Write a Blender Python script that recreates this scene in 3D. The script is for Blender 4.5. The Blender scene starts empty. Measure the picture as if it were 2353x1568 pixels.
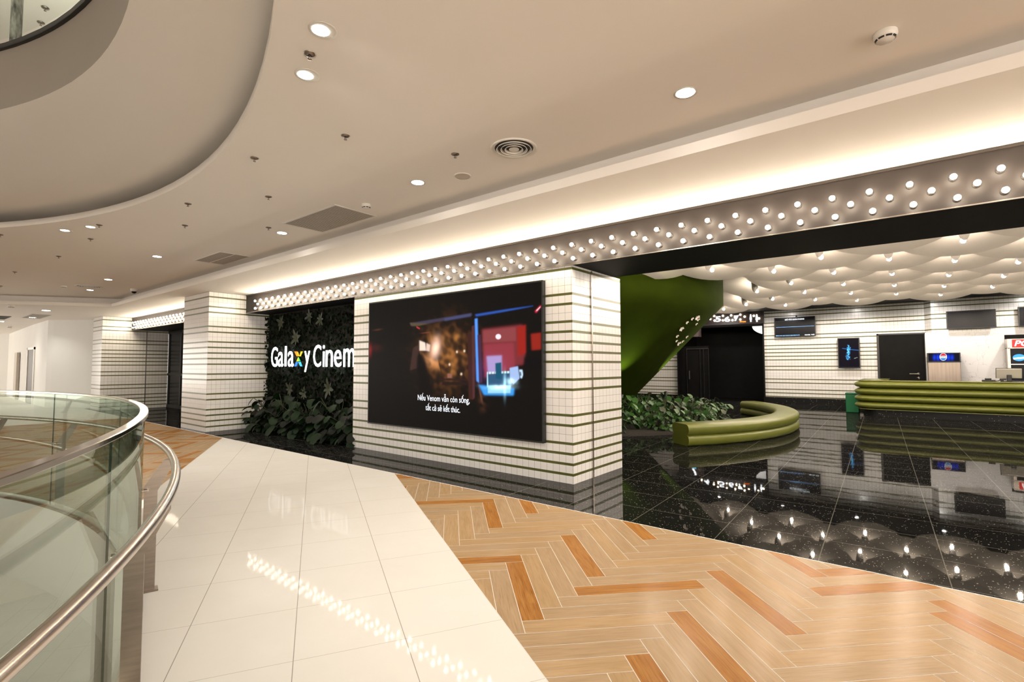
import bpy, bmesh, math, random
import numpy as np
from math import sin, cos, pi, radians, sqrt, atan2, floor
from mathutils import Vector, Matrix
random.seed(7)
rng = np.random.default_rng(7)
S = bpy.context.scene
COL = S.collection

# ------------------------------------------------------------------ camera
F, PIT, YAW, ROLL = 1149.4, .0495, -.6725, -.0021
W, H, HC = 2353, 1568, 1.6
fw = np.array([sin(YAW)*cos(PIT), cos(YAW)*cos(PIT), sin(PIT)])
rt = np.array([cos(YAW), -sin(YAW), 0.]); upv = np.cross(rt, fw)
R2 = rt*cos(ROLL)+upv*sin(ROLL); U2 = -rt*sin(ROLL)+upv*cos(ROLL)
CP = np.array([0, 0, HC])
def at(x, y, ax, v):
    """point of the place seen at a pixel, on the plane ax = v"""
    d = fw+R2*(x-W/2)/F-U2*(y-H/2)/F
    i = 'XYZ'.index(ax); t = (v-CP[i])/d[i]
    return tuple(float(c) for c in CP+t*d)
def px(P):
    P = np.asarray(P, float)-CP; d = P@fw
    return W/2+F*(P@R2)/d, H/2-F*(P@U2)/d
cam = bpy.data.objects.new('camera', bpy.data.cameras.new('camera'))
COL.objects.link(cam)
cam.data.sensor_width = 36; cam.data.lens = 36*F/W
cam.data.clip_start = .05; cam.data.clip_end = 200
m = Matrix(((R2[0], U2[0], -fw[0], 0), (R2[1], U2[1], -fw[1], 0), (R2[2], U2[2], -fw[2], HC), (0, 0, 0, 1)))
cam.matrix_world = m
S.camera = cam
S.view_settings.view_transform = 'Standard'; S.view_settings.look = 'None'
S.view_settings.gamma = 1; S.view_settings.use_curve_mapping = False
S.view_settings.exposure = 0.75
S.cycles.use_denoising = True
S.cycles.max_bounces = 8; S.cycles.diffuse_bounces = 4; S.cycles.glossy_bounces = 4
S.cycles.transparent_max_bounces = 12; S.cycles.caustics_reflective = False; S.cycles.caustics_refractive = False
S.cycles.sample_clamp_indirect = 6
wd = bpy.data.worlds.new('world'); S.world = wd; wd.use_nodes = True
wd.node_tree.nodes['Background'].inputs[0].default_value = (1, .925, .835, 1)
wd.node_tree.nodes['Background'].inputs[1].default_value = 3.0
P_DOWN = 38      # downlight spot watts
E_BULB = 62.     # marquee bulb emission
E_PETAL = 440.    # bulbs of the cinema ceiling

def area_light(name, loc, sx, sy, power, col=(1, .9, .78), rot=(0, 0, 0), spread=pi):
    l = bpy.data.lights.new(name, 'AREA'); l.shape = 'RECTANGLE'; l.size = sx; l.size_y = sy
    l.energy = power; l.color = col; l.spread = spread
    o = bpy.data.objects.new(name, l); COL.objects.link(o); o.location = loc; o.rotation_euler = rot
    return o
# unseen fill panels added for the upper level and the level below
area_light('atrium_fill', (-6.4, -6.0, 8.0), 7, 7, 6, (1, .96, .84))
area_light('gallery_fill', (-9.5, 1.5, 5.6), 3, 3, 70, (.98, 1, .86), (pi, 0, 0))  # added fill facing up, brightens the upper ceiling only
area_light('atrium_fill', (-6.4, -9.0, -.9), 6, 6, 70, (1, .9, .75))
# one unseen fill panel added behind the photographer, standing in for gallery lamps
area_light('gallery_fill', (3.5, -3.0, 3.70), 4, 4, 150, (1, .92, .80))

# ------------------------------------------------------------------ helpers
def tag(o, label=None, cat=None, group=None, kind=None):
    if label: o['label'] = label
    if cat: o['category'] = cat
    if group: o['group'] = group
    if kind: o['kind'] = kind
    return o
def empty(name, loc=(0, 0, 0), rz=0, label=None, cat=None, group=None):
    o = bpy.data.objects.new(name, None); COL.objects.link(o)
    o.location = loc; o.rotation_euler = (0, 0, rz); o.empty_display_size = .1
    return tag(o, label, cat, group)
class MB:
    def __init__(s, xf=None):
        s.v = []; s.f = []; s.m = []; s.uv = {}; s.sm = []; s.xf = xf; s.col = []
    def add(s, vs, fs, mi=0, smooth=False, uvs=None):
        b = len(s.v)
        for p in vs:
            s.v.append(tuple(s.xf @ Vector(p)) if s.xf is not None else tuple(p))
        for k, f in enumerate(fs):
            if uvs is not None: s.uv[len(s.f)] = uvs[k]
            s.f.append([b+i for i in f]); s.m.append(mi); s.sm.append(smooth)
        return s
    def quad(s, a, b, c, d, mi=0, uv=None):
        return s.add([a, b, c, d], [(0, 1, 2, 3)], mi, False, [uv] if uv else None)
    def box(s, x0, x1, y0, y1, z0, z1, mi=0, bev=0):
        if bev <= 0:
            v = [(x, y, z) for z in (z0, z1) for y in (y0, y1) for x in (x0, x1)]
            f = [(0, 2, 3, 1), (4, 5, 7, 6), (0, 1, 5, 4), (1, 3, 7, 5), (3, 2, 6, 7), (2, 0, 4, 6)]
            return s.add(v, f, mi)
        bm = bmesh.new(); bmesh.ops.create_cube(bm, size=1)
        bmesh.ops.scale(bm, vec=(x1-x0, y1-y0, z1-z0), verts=bm.verts)
        bmesh.ops.translate(bm, vec=((x0+x1)/2, (y0+y1)/2, (z0+z1)/2), verts=bm.verts)
        bmesh.ops.bevel(bm, geom=bm.edges[:], offset=bev, segments=2, profile=.5, affect='EDGES')
        s.add([v.co[:] for v in bm.verts], [[v.index for v in f.verts] for f in bm.faces], mi)
        bm.free(); return s
    def lathe(s, prof, n=24, c=(0, 0, 0), mi=0, smooth=True, a0=0, a1=2*pi):
        full = abs(a1-a0-2*pi) < 1e-6; k = n if full else n+1
        v = [(c[0]+r*cos(a0+(a1-a0)*i/n), c[1]+r*sin(a0+(a1-a0)*i/n), c[2]+z) for r, z in prof for i in range(k)]
        f = []
        for j in range(len(prof)-1):
            for i in range(n):
                i2 = (i+1) % k
                f.append((j*k+i, j*k+i2, (j+1)*k+i2, (j+1)*k+i))
        return s.add(v, f, mi, smooth)
    def tube(s, pts, r, n=12, mi=0, cap=True):
        pts = [Vector(p) for p in pts]; rings = []
        rr = r if isinstance(r, (list, tuple)) else [r]*len(pts)
        for i, p in enumerate(pts):
            t = (pts[min(i+1, len(pts)-1)]-pts[max(i-1, 0)]).normalized()
            a = Vector((0, 0, 1)) if abs(t.z) < .95 else Vector((1, 0, 0))
            x = t.cross(a).normalized(); y = t.cross(x).normalized()
            rings.append([p+(x*cos(2*pi*k/n)+y*sin(2*pi*k/n))*rr[i] for k in range(n)])
        v = [q for g in rings for q in g]; f = []
        for i in range(len(pts)-1):
            for k in range(n):
                f.append((i*n+k, i*n+(k+1) % n, (i+1)*n+(k+1) % n, (i+1)*n+k))
        s.add(v, f, mi, True)
        if cap:
            s.add([v[k] for k in range(n)], [tuple(range(n))[::-1]], mi)
            s.add([v[len(v)-n+k] for k in range(n)], [tuple(range(n))], mi)
        return s
    def sweep(s, path, prof, mi=0, closed_prof=False, caps=True, smooth=True):
        """prof (out, up) swept along a plan path [(x,y)], out = right-hand normal"""
        n = len(prof); v = []
        for i, (x, y) in enumerate(path):
            a = path[max(i-1, 0)]; b = path[min(i+1, len(path)-1)]
            tx, ty = b[0]-a[0], b[1]-a[1]; l = sqrt(tx*tx+ty*ty); nx, ny = ty/l, -tx/l
            for o, z in prof: v.append((x+nx*o, y+ny*o, z))
        f = []; kk = n if closed_prof else n-1
        for i in range(len(path)-1):
            for k in range(kk):
                f.append((i*n+k, (i+1)*n+k, (i+1)*n+(k+1) % n, i*n+(k+1) % n))
        s.add(v, f, mi, smooth)
        if caps and closed_prof:
            s.add(v[:n], [tuple(range(n))], mi); s.add(v[-n:], [tuple(range(n))[::-1]], mi)
        return s
    def build(s, name, mats, parent=None, label=None, cat=None, group=None, kind=None, loc=None, rz=0):
        me = bpy.data.meshes.new(name); me.from_pydata(s.v, [], s.f)
        if not isinstance(mats, (list, tuple)): mats = [mats]
        for m_ in mats: me.materials.append(m_)
        me.polygons.foreach_set('material_index', s.m); me.polygons.foreach_set('use_smooth', s.sm)
        if s.uv:
            L = me.uv_layers.new(name='UVMap')
            for fi, uv in s.uv.items():
                p = me.polygons[fi]
                for k, li in enumerate(p.loop_indices): L.data[li].uv = uv[k]
        me.update()
        o = bpy.data.objects.new(name, me); COL.objects.link(o)
        if loc: o.location = loc
        o.rotation_euler.z = rz
        if parent: o.parent = parent
        return tag(o, label, cat, group, kind)
def copy_tree(o, parent=None):
    kids = list(o.children); c = o.copy(); COL.objects.link(c)
    if parent is not None: c.parent = parent
    for k in kids: copy_tree(k, c)
    return c

# ------------------------------------------------------------------ materials
def mat(name, col=(.8, .8, .8), rough=.5, metal=0, emit=None, es=0, spec=.5, coat=0):
    m_ = bpy.data.materials.new(name); m_.use_nodes = True
    b = m_.node_tree.nodes['Principled BSDF']
    b.inputs['Base Color'].default_value = (*col, 1); b.inputs['Roughness'].default_value = rough
    b.inputs['Metallic'].default_value = metal; b.inputs['Specular IOR Level'].default_value = spec
    b.inputs['Coat Weight'].default_value = coat
    if emit: b.inputs['Emission Color'].default_value = (*emit, 1); b.inputs['Emission Strength'].default_value = es
    return m_
class NT:
    def __init__(s, m_): s.t = m_.node_tree; s.n = s.t.nodes; s.b = s.n['Principled BSDF']
    def new(s, ty, **k):
        n = s.n.new(ty)
        for a, v in k.items(): setattr(n, a, v)
        return n
    def link(s, a, b): s.t.links.new(a, b)
    def math(s, op, a, b=None, c=None):
        n = s.new('ShaderNodeMath', operation=op)
        for i, q in enumerate((a, b, c)):
            if q is None: continue
            if isinstance(q, (int, float)): n.inputs[i].default_value = q
            else: s.link(q, n.inputs[i])
        return n.outputs[0]
    def noise(s, vec, scale, detail=3, rough=.5):
        n = s.new('ShaderNodeTexNoise'); n.inputs['Scale'].default_value = scale
        n.inputs['Detail'].default_value = detail; n.inputs['Roughness'].default_value = rough
        if vec is not None: s.link(vec, n.inputs['Vector'])
        return n.outputs['Fac']
    def mix(s, fac, a, b):
        n = s.new('ShaderNodeMix', data_type='RGBA')
        if isinstance(fac, (int, float)): n.inputs[0].default_value = fac
        else: s.link(fac, n.inputs[0])
        for i, q in ((6, a), (7, b)):
            if isinstance(q, tuple): n.inputs[i].default_value = (*q, 1)
            else: s.link(q, n.inputs[i])
        return n.outputs[2]
    def ramp(s, fac, a, b):
        n = s.new('ShaderNodeMapRange'); n.inputs[1].default_value = a; n.inputs[2].default_value = b
        s.link(fac, n.inputs[0]); return n.outputs[0]
    def bump(s, h, strength=.2, dist=.01):
        n = s.new('ShaderNodeBump'); n.inputs['Strength'].default_value = strength
        n.inputs['Distance'].default_value = dist; s.link(h, n.inputs['Height']); s.link(n.outputs[0], s.b.inputs['Normal'])
def gridline(t, c, g):
    f = t.math('FRACT', c); d = t.math('ABSOLUTE', t.math('SUBTRACT', f, .5))
    return t.math('GREATER_THAN', d, .5-g)
def floor_gloss(m_, rough, f0, f90, p=3.0):
    """polish layer over the matt body colour, reflectance f0 head-on to f90 at grazing view"""
    t = NT(m_); t.b.inputs['Specular IOR Level'].default_value = 0; t.b.inputs['Roughness'].default_value = .9
    lw_ = t.new('ShaderNodeLayerWeight'); lw_.inputs[0].default_value = .5
    fac = t.math('MULTIPLY_ADD', t.math('POWER', lw_.outputs['Facing'], p), f90-f0, f0)
    g = t.new('ShaderNodeBsdfGlossy'); g.inputs['Roughness'].default_value = rough; g.inputs[0].default_value = (1, 1, 1, 1)
    mx = t.new('ShaderNodeMixShader'); t.link(fac, mx.inputs[0]); t.link(t.b.outputs[0], mx.inputs[1]); t.link(g.outputs[0], mx.inputs[2])
    t.link(mx.outputs[0], t.n['Material Output'].inputs[0]); return g
def mat_noisy(name, c1, c2, scale=3, rough=.6, bump=0, metal=0, stretch=None, spec=.5):
    m_ = mat(name, c1, rough, metal, spec=spec); t = NT(m_); co = t.new('ShaderNodeTexCoord').outputs['Object']
    if stretch:
        mp = t.new('ShaderNodeMapping'); mp.inputs['Scale'].default_value = stretch; t.link(co, mp.inputs[0]); co = mp.outputs[0]
    f = t.noise(co, scale, 4)
    t.link(t.mix(t.ramp(f, .3, .7), c1, c2), t.b.inputs['Base Color'])
    if bump: t.bump(f, bump)
    return m_
M = {}
# glazed wall tile, grid in uv
def tile_mat(name, c1, c2, grout, g=.022, rough=.22):
    m_ = mat(name, c1, rough); t = NT(m_)
    uv = t.new('ShaderNodeUVMap').outputs[0]; sp = t.new('ShaderNodeSeparateXYZ'); t.link(uv, sp.inputs[0])
    line = t.math('MAXIMUM', gridline(t, sp.outputs[0], g), gridline(t, sp.outputs[1], g))
    cb = t.new('ShaderNodeCombineXYZ'); t.link(t.math('FLOOR', sp.outputs[0]), cb.inputs[0]); t.link(t.math('FLOOR', sp.outputs[1]), cb.inputs[1])
    wn = t.new('ShaderNodeTexWhiteNoise', noise_dimensions='3D'); t.link(cb.outputs[0], wn.inputs[0])
    base = t.mix(wn.outputs['Value'], c1, c2)
    t.link(t.mix(line, base, grout), t.b.inputs['Base Color'])
    t.link(t.math('ADD', t.math('MULTIPLY', line, .5), rough), t.b.inputs['Roughness'])
    t.bump(t.math('SUBTRACT', 1., line), .3, .002)
    return m_
M['tile'] = tile_mat('glazed_white_tile', (.84, .81, .785), (.81, .78, .755), (.19, .17, .16), .017)
M['stripe'] = mat_noisy('olive_green_tile_strip', (.075, .08, .014), (.095, .10, .02), 5, .35)
# polished cream floor tile, laid at thirty degrees to the shopfront
m_ = mat('polished_cream_floor_tile', (.8, .75, .65), .08, spec=.10); t = NT(m_); M['cream'] = m_
co = t.new('ShaderNodeTexCoord').outputs['Object']; sp = t.new('ShaderNodeSeparateXYZ'); t.link(co, sp.inputs[0])
nn = t.math('ADD', t.math('MULTIPLY', sp.outputs[0], .5), t.math('MULTIPLY', sp.outputs[1], .8660))
tt = t.math('SUBTRACT', t.math('MULTIPLY', sp.outputs[0], .8660), t.math('MULTIPLY', sp.outputs[1], .5))
u = t.math('DIVIDE', t.math('ADD', nn, .085), .605); v = t.math('DIVIDE', t.math('ADD', tt, 3.04), .64)
ln = t.math('MAXIMUM', gridline(t, u, .0035), t.math('MULTIPLY', gridline(t, v, .003), .6))
nz = t.noise(co, 1.3, 6, .6)
base = t.mix(t.ramp(nz, .35, .7), (.735, .715, .675), (.70, .675, .63))
t.link(t.mix(ln, base, (.30, .27, .24)), t.b.inputs['Base Color']); floor_gloss(m_, .05, .010, .045)
# black terrazzo
m_ = mat('polished_black_terrazzo', (.01, .01, .01), .03, spec=.16); t = NT(m_); M['black_floor'] = m_
co = t.new('ShaderNodeTexCoord').outputs['Object']
mp = t.new('ShaderNodeMapping'); mp.inputs['Rotation'].default_value = (0, 0, radians(-2.2)); t.link(co, mp.inputs[0])
sp = t.new('ShaderNodeSeparateXYZ'); t.link(mp.outputs[0], sp.inputs[0])
u = t.math('DIVIDE', t.math('ADD', sp.outputs[0], 1.284), .825); v = t.math('DIVIDE', t.math('SUBTRACT', sp.outputs[1], 5.46), .62)
ln = t.math('MAXIMUM', gridline(t, u, .004), gridline(t, v, .005))
nzv = t.new('ShaderNodeTexNoise'); nzv.inputs['Scale'].default_value = 14; t.link(co, nzv.inputs['Vector'])
vm = t.new('ShaderNodeVectorMath', operation='MULTIPLY_ADD'); t.link(nzv.outputs['Color'], vm.inputs[0]); vm.inputs[1].default_value = (.05, .05, .05); t.link(co, vm.inputs[2])
def flecks(scale, thr, st):
    mp_ = t.new('ShaderNodeMapping'); mp_.inputs['Scale'].default_value = st; mp_.inputs['Rotation'].default_value = (0, 0, st[2]); t.link(vm.outputs[0], mp_.inputs[0])
    vo = t.new('ShaderNodeTexVoronoi'); vo.inputs['Scale'].default_value = scale; t.link(mp_.outputs[0], vo.inputs['Vector'])
    near = t.math('LESS_THAN', vo.outputs['Distance'], thr)
    sc = t.new('ShaderNodeSeparateColor'); t.link(vo.outputs['Color'], sc.inputs[0])
    return t.math('MULTIPLY', near, t.math('GREATER_THAN', sc.outputs[0], .62))
fl = t.math('MAXIMUM', flecks(24, .13, (1, 2.4, .6)), flecks(28, .12, (2.4, 1, .9)))
c1 = t.mix(fl, (.009, .009, .009), (.60, .56, .46))
t.link(t.mix(ln, c1, (.14, .135, .12)), t.b.inputs['Base Color'])
g_ = floor_gloss(m_, .02, .05, .26)
bp = t.new('ShaderNodeBump'); bp.inputs['Strength'].default_value = .05; bp.inputs['Distance'].default_value = .01; t.link(t.noise(co, 2.5, 2), bp.inputs['Height']); t.link(bp.outputs[0], g_.inputs['Normal'])
m_ = mat('honed_black_terrazzo', (.01, .01, .01), .35, spec=.25); t = NT(m_); M['plinth'] = m_
co = t.new('ShaderNodeTexCoord').outputs['Object']; vo = t.new('ShaderNodeTexVoronoi'); vo.inputs['Scale'].default_value = 22; t.link(co, vo.inputs['Vector'])
sc = t.new('ShaderNodeSeparateColor'); t.link(vo.outputs['Color'], sc.inputs[0])
t.link(t.mix(t.math('MULTIPLY', t.math('LESS_THAN', vo.outputs['Distance'], .16), t.math('GREATER_THAN', sc.outputs[0], .7)), (.008, .008, .008), (.5, .47, .40)), t.b.inputs['Base Color'])
# herringbone boards
def wood(name, ca, cb_, cd):
    m_ = mat(name, ca, .32); t = NT(m_)
    uv = t.new('ShaderNodeUVMap').outputs[0]
    mp = t.new('ShaderNodeMapping'); mp.inputs['Scale'].default_value = (1.0, 9, 1); t.link(uv, mp.inputs[0])
    n1 = t.new('ShaderNodeTexNoise'); n1.inputs['Scale'].default_value = 2.2; n1.inputs['Detail'].default_value = 6; n1.inputs['Distortion'].default_value = 1.3; t.link(mp.outputs[0], n1.inputs['Vector'])
    mp2 = t.new('ShaderNodeMapping'); mp2.inputs['Scale'].default_value = (2.5, 55, 1); t.link(uv, mp2.inputs[0])
    n2 = t.noise(mp2.outputs[0], 2.0, 3)
    base = t.mix(t.ramp(n1.outputs['Fac'], .35, .68), ca, cb_)
    fine = t.mix(t.math('MULTIPLY', t.ramp(n2, .5, .72), .55), base, cd)
    t.link(fine, t.b.inputs['Base Color']); floor_gloss(m_, .22, .02, .09)
    return m_
M['wood_a'] = wood('light_oak_board', (.42, .295, .175), (.35, .24, .135), (.24, .155, .08))
M['wood_b'] = wood('honey_oak_board', (.44, .30, .165), (.37, .245, .125), (.26, .16, .078))
M['wood_c'] = wood('orange_oak_board', (.40, .19, .052), (.30, .128, .032), (.15, .058, .013))
M['grout'] = mat_noisy('pale_floor_grout', (.72, .69, .64), (.66, .63, .58), 9, .8)
M['plaster'] = mat_noisy('painted_plaster', (.83, .775, .715), (.815, .76, .70), .8, .85)
M['plaster_w'] = mat_noisy('white_painted_plaster', (.80, .79, .76), (.77, .76, .73), 1, .8)
M['steel'] = mat_noisy('brushed_stainless_steel', (.60, .53, .47), (.50, .44, .39), 6, .24, 0, 1, (1, 1, 14))
M['steel_post'] = mat_noisy('darkened_stainless_steel', (.30, .25, .21), (.24, .20, .17), 5, .3, 0, 1, (1, 1, 10))  # the posts' dark reflection is put into the steel colour
M['steel2'] = mat_noisy('polished_stainless_steel', (.52, .47, .43), (.46, .41, .37), 6, .13, 0, 1, (1, 1, 14))
M['dark'] = mat_noisy('matt_black_panel', (.004, .004, .004), (.006, .005, .005), 4, .6, spec=.12)
M['blackmetal'] = mat('black_powder_coat', (.012, .012, .012), .35)
M['sign_panel'] = mat_noisy('brown_grey_metal_panel', (.022, .015, .012), (.018, .012, .010), 3, .6, .0, 0)
M['sign_trim'] = mat('dark_bronze_trim', (.035, .025, .02), .4)
M['bulb'] = mat('lit_bulb_glass', (1, .9, .75), .3, emit=(1, .87, .68), es=E_BULB)
M['bulb_in'] = mat('lit_ceiling_bulb_glass', (1, .9, .75), .3, emit=(1, .85, .68), es=E_PETAL)
M['socket'] = mat('dark_lamp_collar', (.04, .032, .028), .45)
M['lamp'] = mat('lit_downlight_lens', (1, 1, 1), .3, emit=(1, .97, .92), es=30)
M['whiteplastic'] = mat_noisy('white_plastic', (.72, .68, .62), (.68, .64, .58), 8, .4)
M['greyplastic'] = mat_noisy('grey_grille_mesh', (.55, .48, .41), (.50, .44, .38), 8, .6)
M['slot'] = mat('dark_slot', (.02, .018, .016), .7)
M['green_seat'] = mat_noisy('olive_green_upholstery', (.15, .165, .022), (.125, .14, .018), 2, .34)
M['green_seat_top'] = M['green_seat']
M['counter_top'] = mat_noisy('olive_solid_surface', (.24, .245, .075), (.21, .215, .065), 3, .25)
M['green_cone'] = mat_noisy('moss_green_plaster', (.016, .026, .0008), (.011, .018, .0005), 1.5, .9, .4, spec=.04)
M['leaf'] = mat_noisy('dark_green_leaf', (.018, .060, .012), (.035, .10, .02), 14, .42)
M['leaf2'] = mat_noisy('mid_green_leaf', (.05, .13, .022), (.028, .085, .016), 14, .40)
M['leaf3'] = mat_noisy('brown_green_leaf', (.055, .06, .03), (.035, .045, .02), 14, .5)
M['leaf4'] = mat_noisy('variegated_yellow_green_leaf', (.03, .04, .011), (.014, .024, .007), 30, .5)
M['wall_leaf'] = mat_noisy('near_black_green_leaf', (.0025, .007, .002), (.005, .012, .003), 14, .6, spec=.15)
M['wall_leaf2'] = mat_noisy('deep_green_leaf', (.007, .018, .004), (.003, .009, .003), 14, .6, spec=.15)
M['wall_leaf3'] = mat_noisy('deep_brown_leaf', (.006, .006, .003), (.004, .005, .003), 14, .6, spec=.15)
M['soil'] = mat_noisy('dark_soil', (.012, .010, .008), (.02, .016, .012), 30, .95, .5)
M['letter'] = mat('lit_white_letter', (1, 1, 1), .4, emit=(.93, .97, 1), es=3.2)
M['screen_black'] = mat('switched_off_screen', (.003, .003, .006), .25, spec=.2)
M['bluegrey'] = mat('grey_rubber', (.05, .05, .05), .6)
M['white_seat'] = mat('white_laminate', (.78, .78, .76), .3)
# fabric disc: diffuse + translucent
m_ = mat('white_fabric', (.80, .76, .70), .7); t = NT(m_); M['fabric'] = m_
nzc = t.noise(t.new('ShaderNodeTexCoord').outputs['Object'], 1.6, 3)
t.link(t.mix(t.ramp(nzc, .3, .7), (.50, .465, .425), (.45, .42, .385)), t.b.inputs['Base Color'])
tr = t.new('ShaderNodeBsdfTranslucent'); tr.inputs[0].default_value = (.6, .54, .47, 1)
mx = t.new('ShaderNodeMixShader'); mx.inputs[0].default_value = .10
out = t.n['Material Output']; t.link(t.b.outputs[0], mx.inputs[1]); t.link(tr.outputs[0], mx.inputs[2]); t.link(mx.outputs[0], out.inputs[0])
M['tongue'] = mat_noisy('shaded_fabric_flap', (.40, .37, .34), (.36, .335, .31), 3, .8)  # same cloth as the disc, its shadow side put into a darker grey
# architectural glass
m_ = bpy.data.materials.new('green_tinted_glass'); m_.use_nodes = True; t_ = m_.node_tree; M['glass'] = m_
t_.nodes.remove(t_.nodes['Principled BSDF'])
lw_ = t_.nodes.new('ShaderNodeLayerWeight'); lw_.inputs[0].default_value = .5
pw = t_.nodes.new('ShaderNodeMath'); pw.operation = 'POWER'; t_.links.new(lw_.outputs['Facing'], pw.inputs[0]); pw.inputs[1].default_value = 4.5
fr = t_.nodes.new('ShaderNodeMath'); fr.operation = 'MULTIPLY_ADD'; t_.links.new(pw.outputs[0], fr.inputs[0]); fr.inputs[1].default_value = .85; fr.inputs[2].default_value = .04
tb = t_.nodes.new('ShaderNodeBsdfTransparent'); tb.inputs[0].default_value = (.90, .945, .915, 1)
gl = t_.nodes.new('ShaderNodeBsdfGlossy'); gl.inputs['Roughness'].default_value = .01; gl.inputs[0].default_value = (.74, .80, .75, 1)
mx = t_.nodes.new('ShaderNodeMixShader'); o_ = t_.nodes['Material Output']
t_.links.new(fr.outputs[0], mx.inputs[0]); t_.links.new(tb.outputs[0], mx.inputs[1]); t_.links.new(gl.outputs[0], mx.inputs[2]); t_.links.new(mx.outputs[0], o_.inputs[0])
M['glass_edge'] = mat('dark_green_glass_edge', (.01, .03, .02), .1)
# marble
m_ = mat('white_veined_marble', (.8, .78, .78), .2); t = NT(m_); M['marble'] = m_
co = t.new('ShaderNodeTexCoord').outputs['Object']
nzv = t.new('ShaderNodeTexNoise'); nzv.inputs['Scale'].default_value = 2.2; nzv.inputs['Detail'].default_value = 5; t.link(co, nzv.inputs['Vector'])
vm = t.new('ShaderNodeVectorMath', operation='MULTIPLY_ADD'); t.link(nzv.outputs['Color'], vm.inputs[0]); vm.inputs[1].default_value = (.7, .7, .7); t.link(co, vm.inputs[2])
vo = t.new('ShaderNodeTexVoronoi', feature='DISTANCE_TO_EDGE'); vo.inputs['Scale'].default_value = 2.4; t.link(vm.outputs[0], vo.inputs['Vector'])
t.link(t.mix(t.ramp(vo.outputs['Distance'], .0, .012), (.52, .49, .49), (.76, .73, .73)), t.b.inputs['Base Color'])
# colour attribute screen
def screen_mat(name, es):
    m_ = bpy.data.materials.new(name); m_.use_nodes = True; t = NT(m_)
    a = t.new('ShaderNodeAttribute', attribute_name='picture')
    t.b.inputs['Base Color'].default_value = (.004, .004, .004, 1); t.b.inputs['Roughness'].default_value = .35
    t.b.inputs['Specular IOR Level'].default_value = .02
    t.link(a.outputs['Color'], t.b.inputs['Emission Color']); t.b.inputs['Emission Strength'].default_value = es
    return m_
M['led'] = screen_mat('led_screen_picture', .66)

# ------------------------------------------------------------------ plan geometry
OC = (-6.25, -7.0); R_GL = 8.40; R_TB = 8.58; R_EDGE = 8.34
AC = (-6.5466, -7.2962); R_A = 9.404
ZU = 3.98; kU = (ZU-1.6)/2.5
BC = (-4.8335*kU, -4.3908*kU); R_B = 5.395*kU; ZU2 = 1.6+3.09*kU
YF = 5.85                      # face of the screen wall
XL, XR = -8.703, -3.602        # its ends
ZS, ZB = 3.452, 2.985          # soffit, underside of beam
ZC = 3.74                      # gallery ceiling
YBK = 23.8
NV = (.5, .8660254)

def clip(poly, hp):
    """keep a*x+b*y+c >= 0"""
    a, b, c = hp; out = []
    for i in range(len(poly)):
        p, q = poly[i], poly[(i+1) % len(poly)]
        dp = a*p[0]+b*p[1]+c; dq = a*q[0]+b*q[1]+c
        if dp >= 0: out.append(p)
        if (dp >= 0) != (dq >= 0):
            k = dp/(dp-dq); out.append((p[0]+k*(q[0]-p[0]), p[1]+k*(q[1]-p[1])))
    return out
def arc_y(x): return OC[1]+sqrt(max(0, R_EDGE**2-(x-OC[0])**2))
STRIPS = []
xs = [-30.]+list(np.linspace(OC[0]-R_EDGE, OC[0]+R_EDGE, 61))+[9.]
for a, b in zip(xs[:-1], xs[1:]):
    hp = [(1, 0, -a), (-1, 0, b)]
    if a >= OC[0]-R_EDGE-1e-6 and b <= OC[0]+R_EDGE+1e-6:
        ya, yb = arc_y(a), arc_y(b); k = (yb-ya)/(b-a); hp.append((-k, 1, -(ya-k*a)))
    STRIPS.append((a, b, hp))
def clip_void(poly):
    x0 = min(p[0] for p in poly); x1 = max(p[0] for p in poly); out = []
    cx = sum(p[0] for p in poly)/len(poly); cy = sum(p[1] for p in poly)/len(poly)
    if (cx-OC[0])**2+(cy-OC[1])**2 > (R_EDGE+1.2)**2 and x1-x0 < 1.5: return [poly]
    for a, b, hp in STRIPS:
        if b < x0 or a > x1: continue
        q = poly
        for h in hp:
            q = clip(q, h)
            if len(q) < 3: break
        if len(q) >= 3: out.append(q)
    return out

# ---- floors
def region_mesh(name, poly, hps, m_, z=0):
    b = MB()
    for h in hps: poly = clip(poly, h)
    for q in clip_void(poly): b.add([(x, y, z) for x, y in q], [tuple(range(len(q)))])
    return b.build(name, m_, kind='structure')
big = [(-30, -9), (9, -9), (9, 4.82), (-30, 4.82)]
FLOOR_BASE = MB()
region_mesh('floor', big, [(NV[0], NV[1], 1.90), (-NV[0], -NV[1], 1.12)], M['cream'])
region_mesh('floor', big, [(-NV[0], -NV[1], -1.905), (-1, 0, -19.2)], M['cream'])
# black terrazzo of the cinema front
b = MB(); b.quad((-24.6, 4.8205, 0), (9, 4.8205, 0), (9, 25, 0), (-24.6, 25, 0)); b.build('floor', M['black_floor'], kind='structure')
b = MB(); b.quad((-45, 4.82, -.002), (-24.6, 4.82, -.002), (-24.6, 12, -.002), (-45, 12, -.002)); b.quad((-45, -9, -.002), (-30, -9, -.002), (-30, 4.82, -.002), (-45, 4.82, -.002)); b.build('floor', M['cream'], kind='structure')
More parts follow.
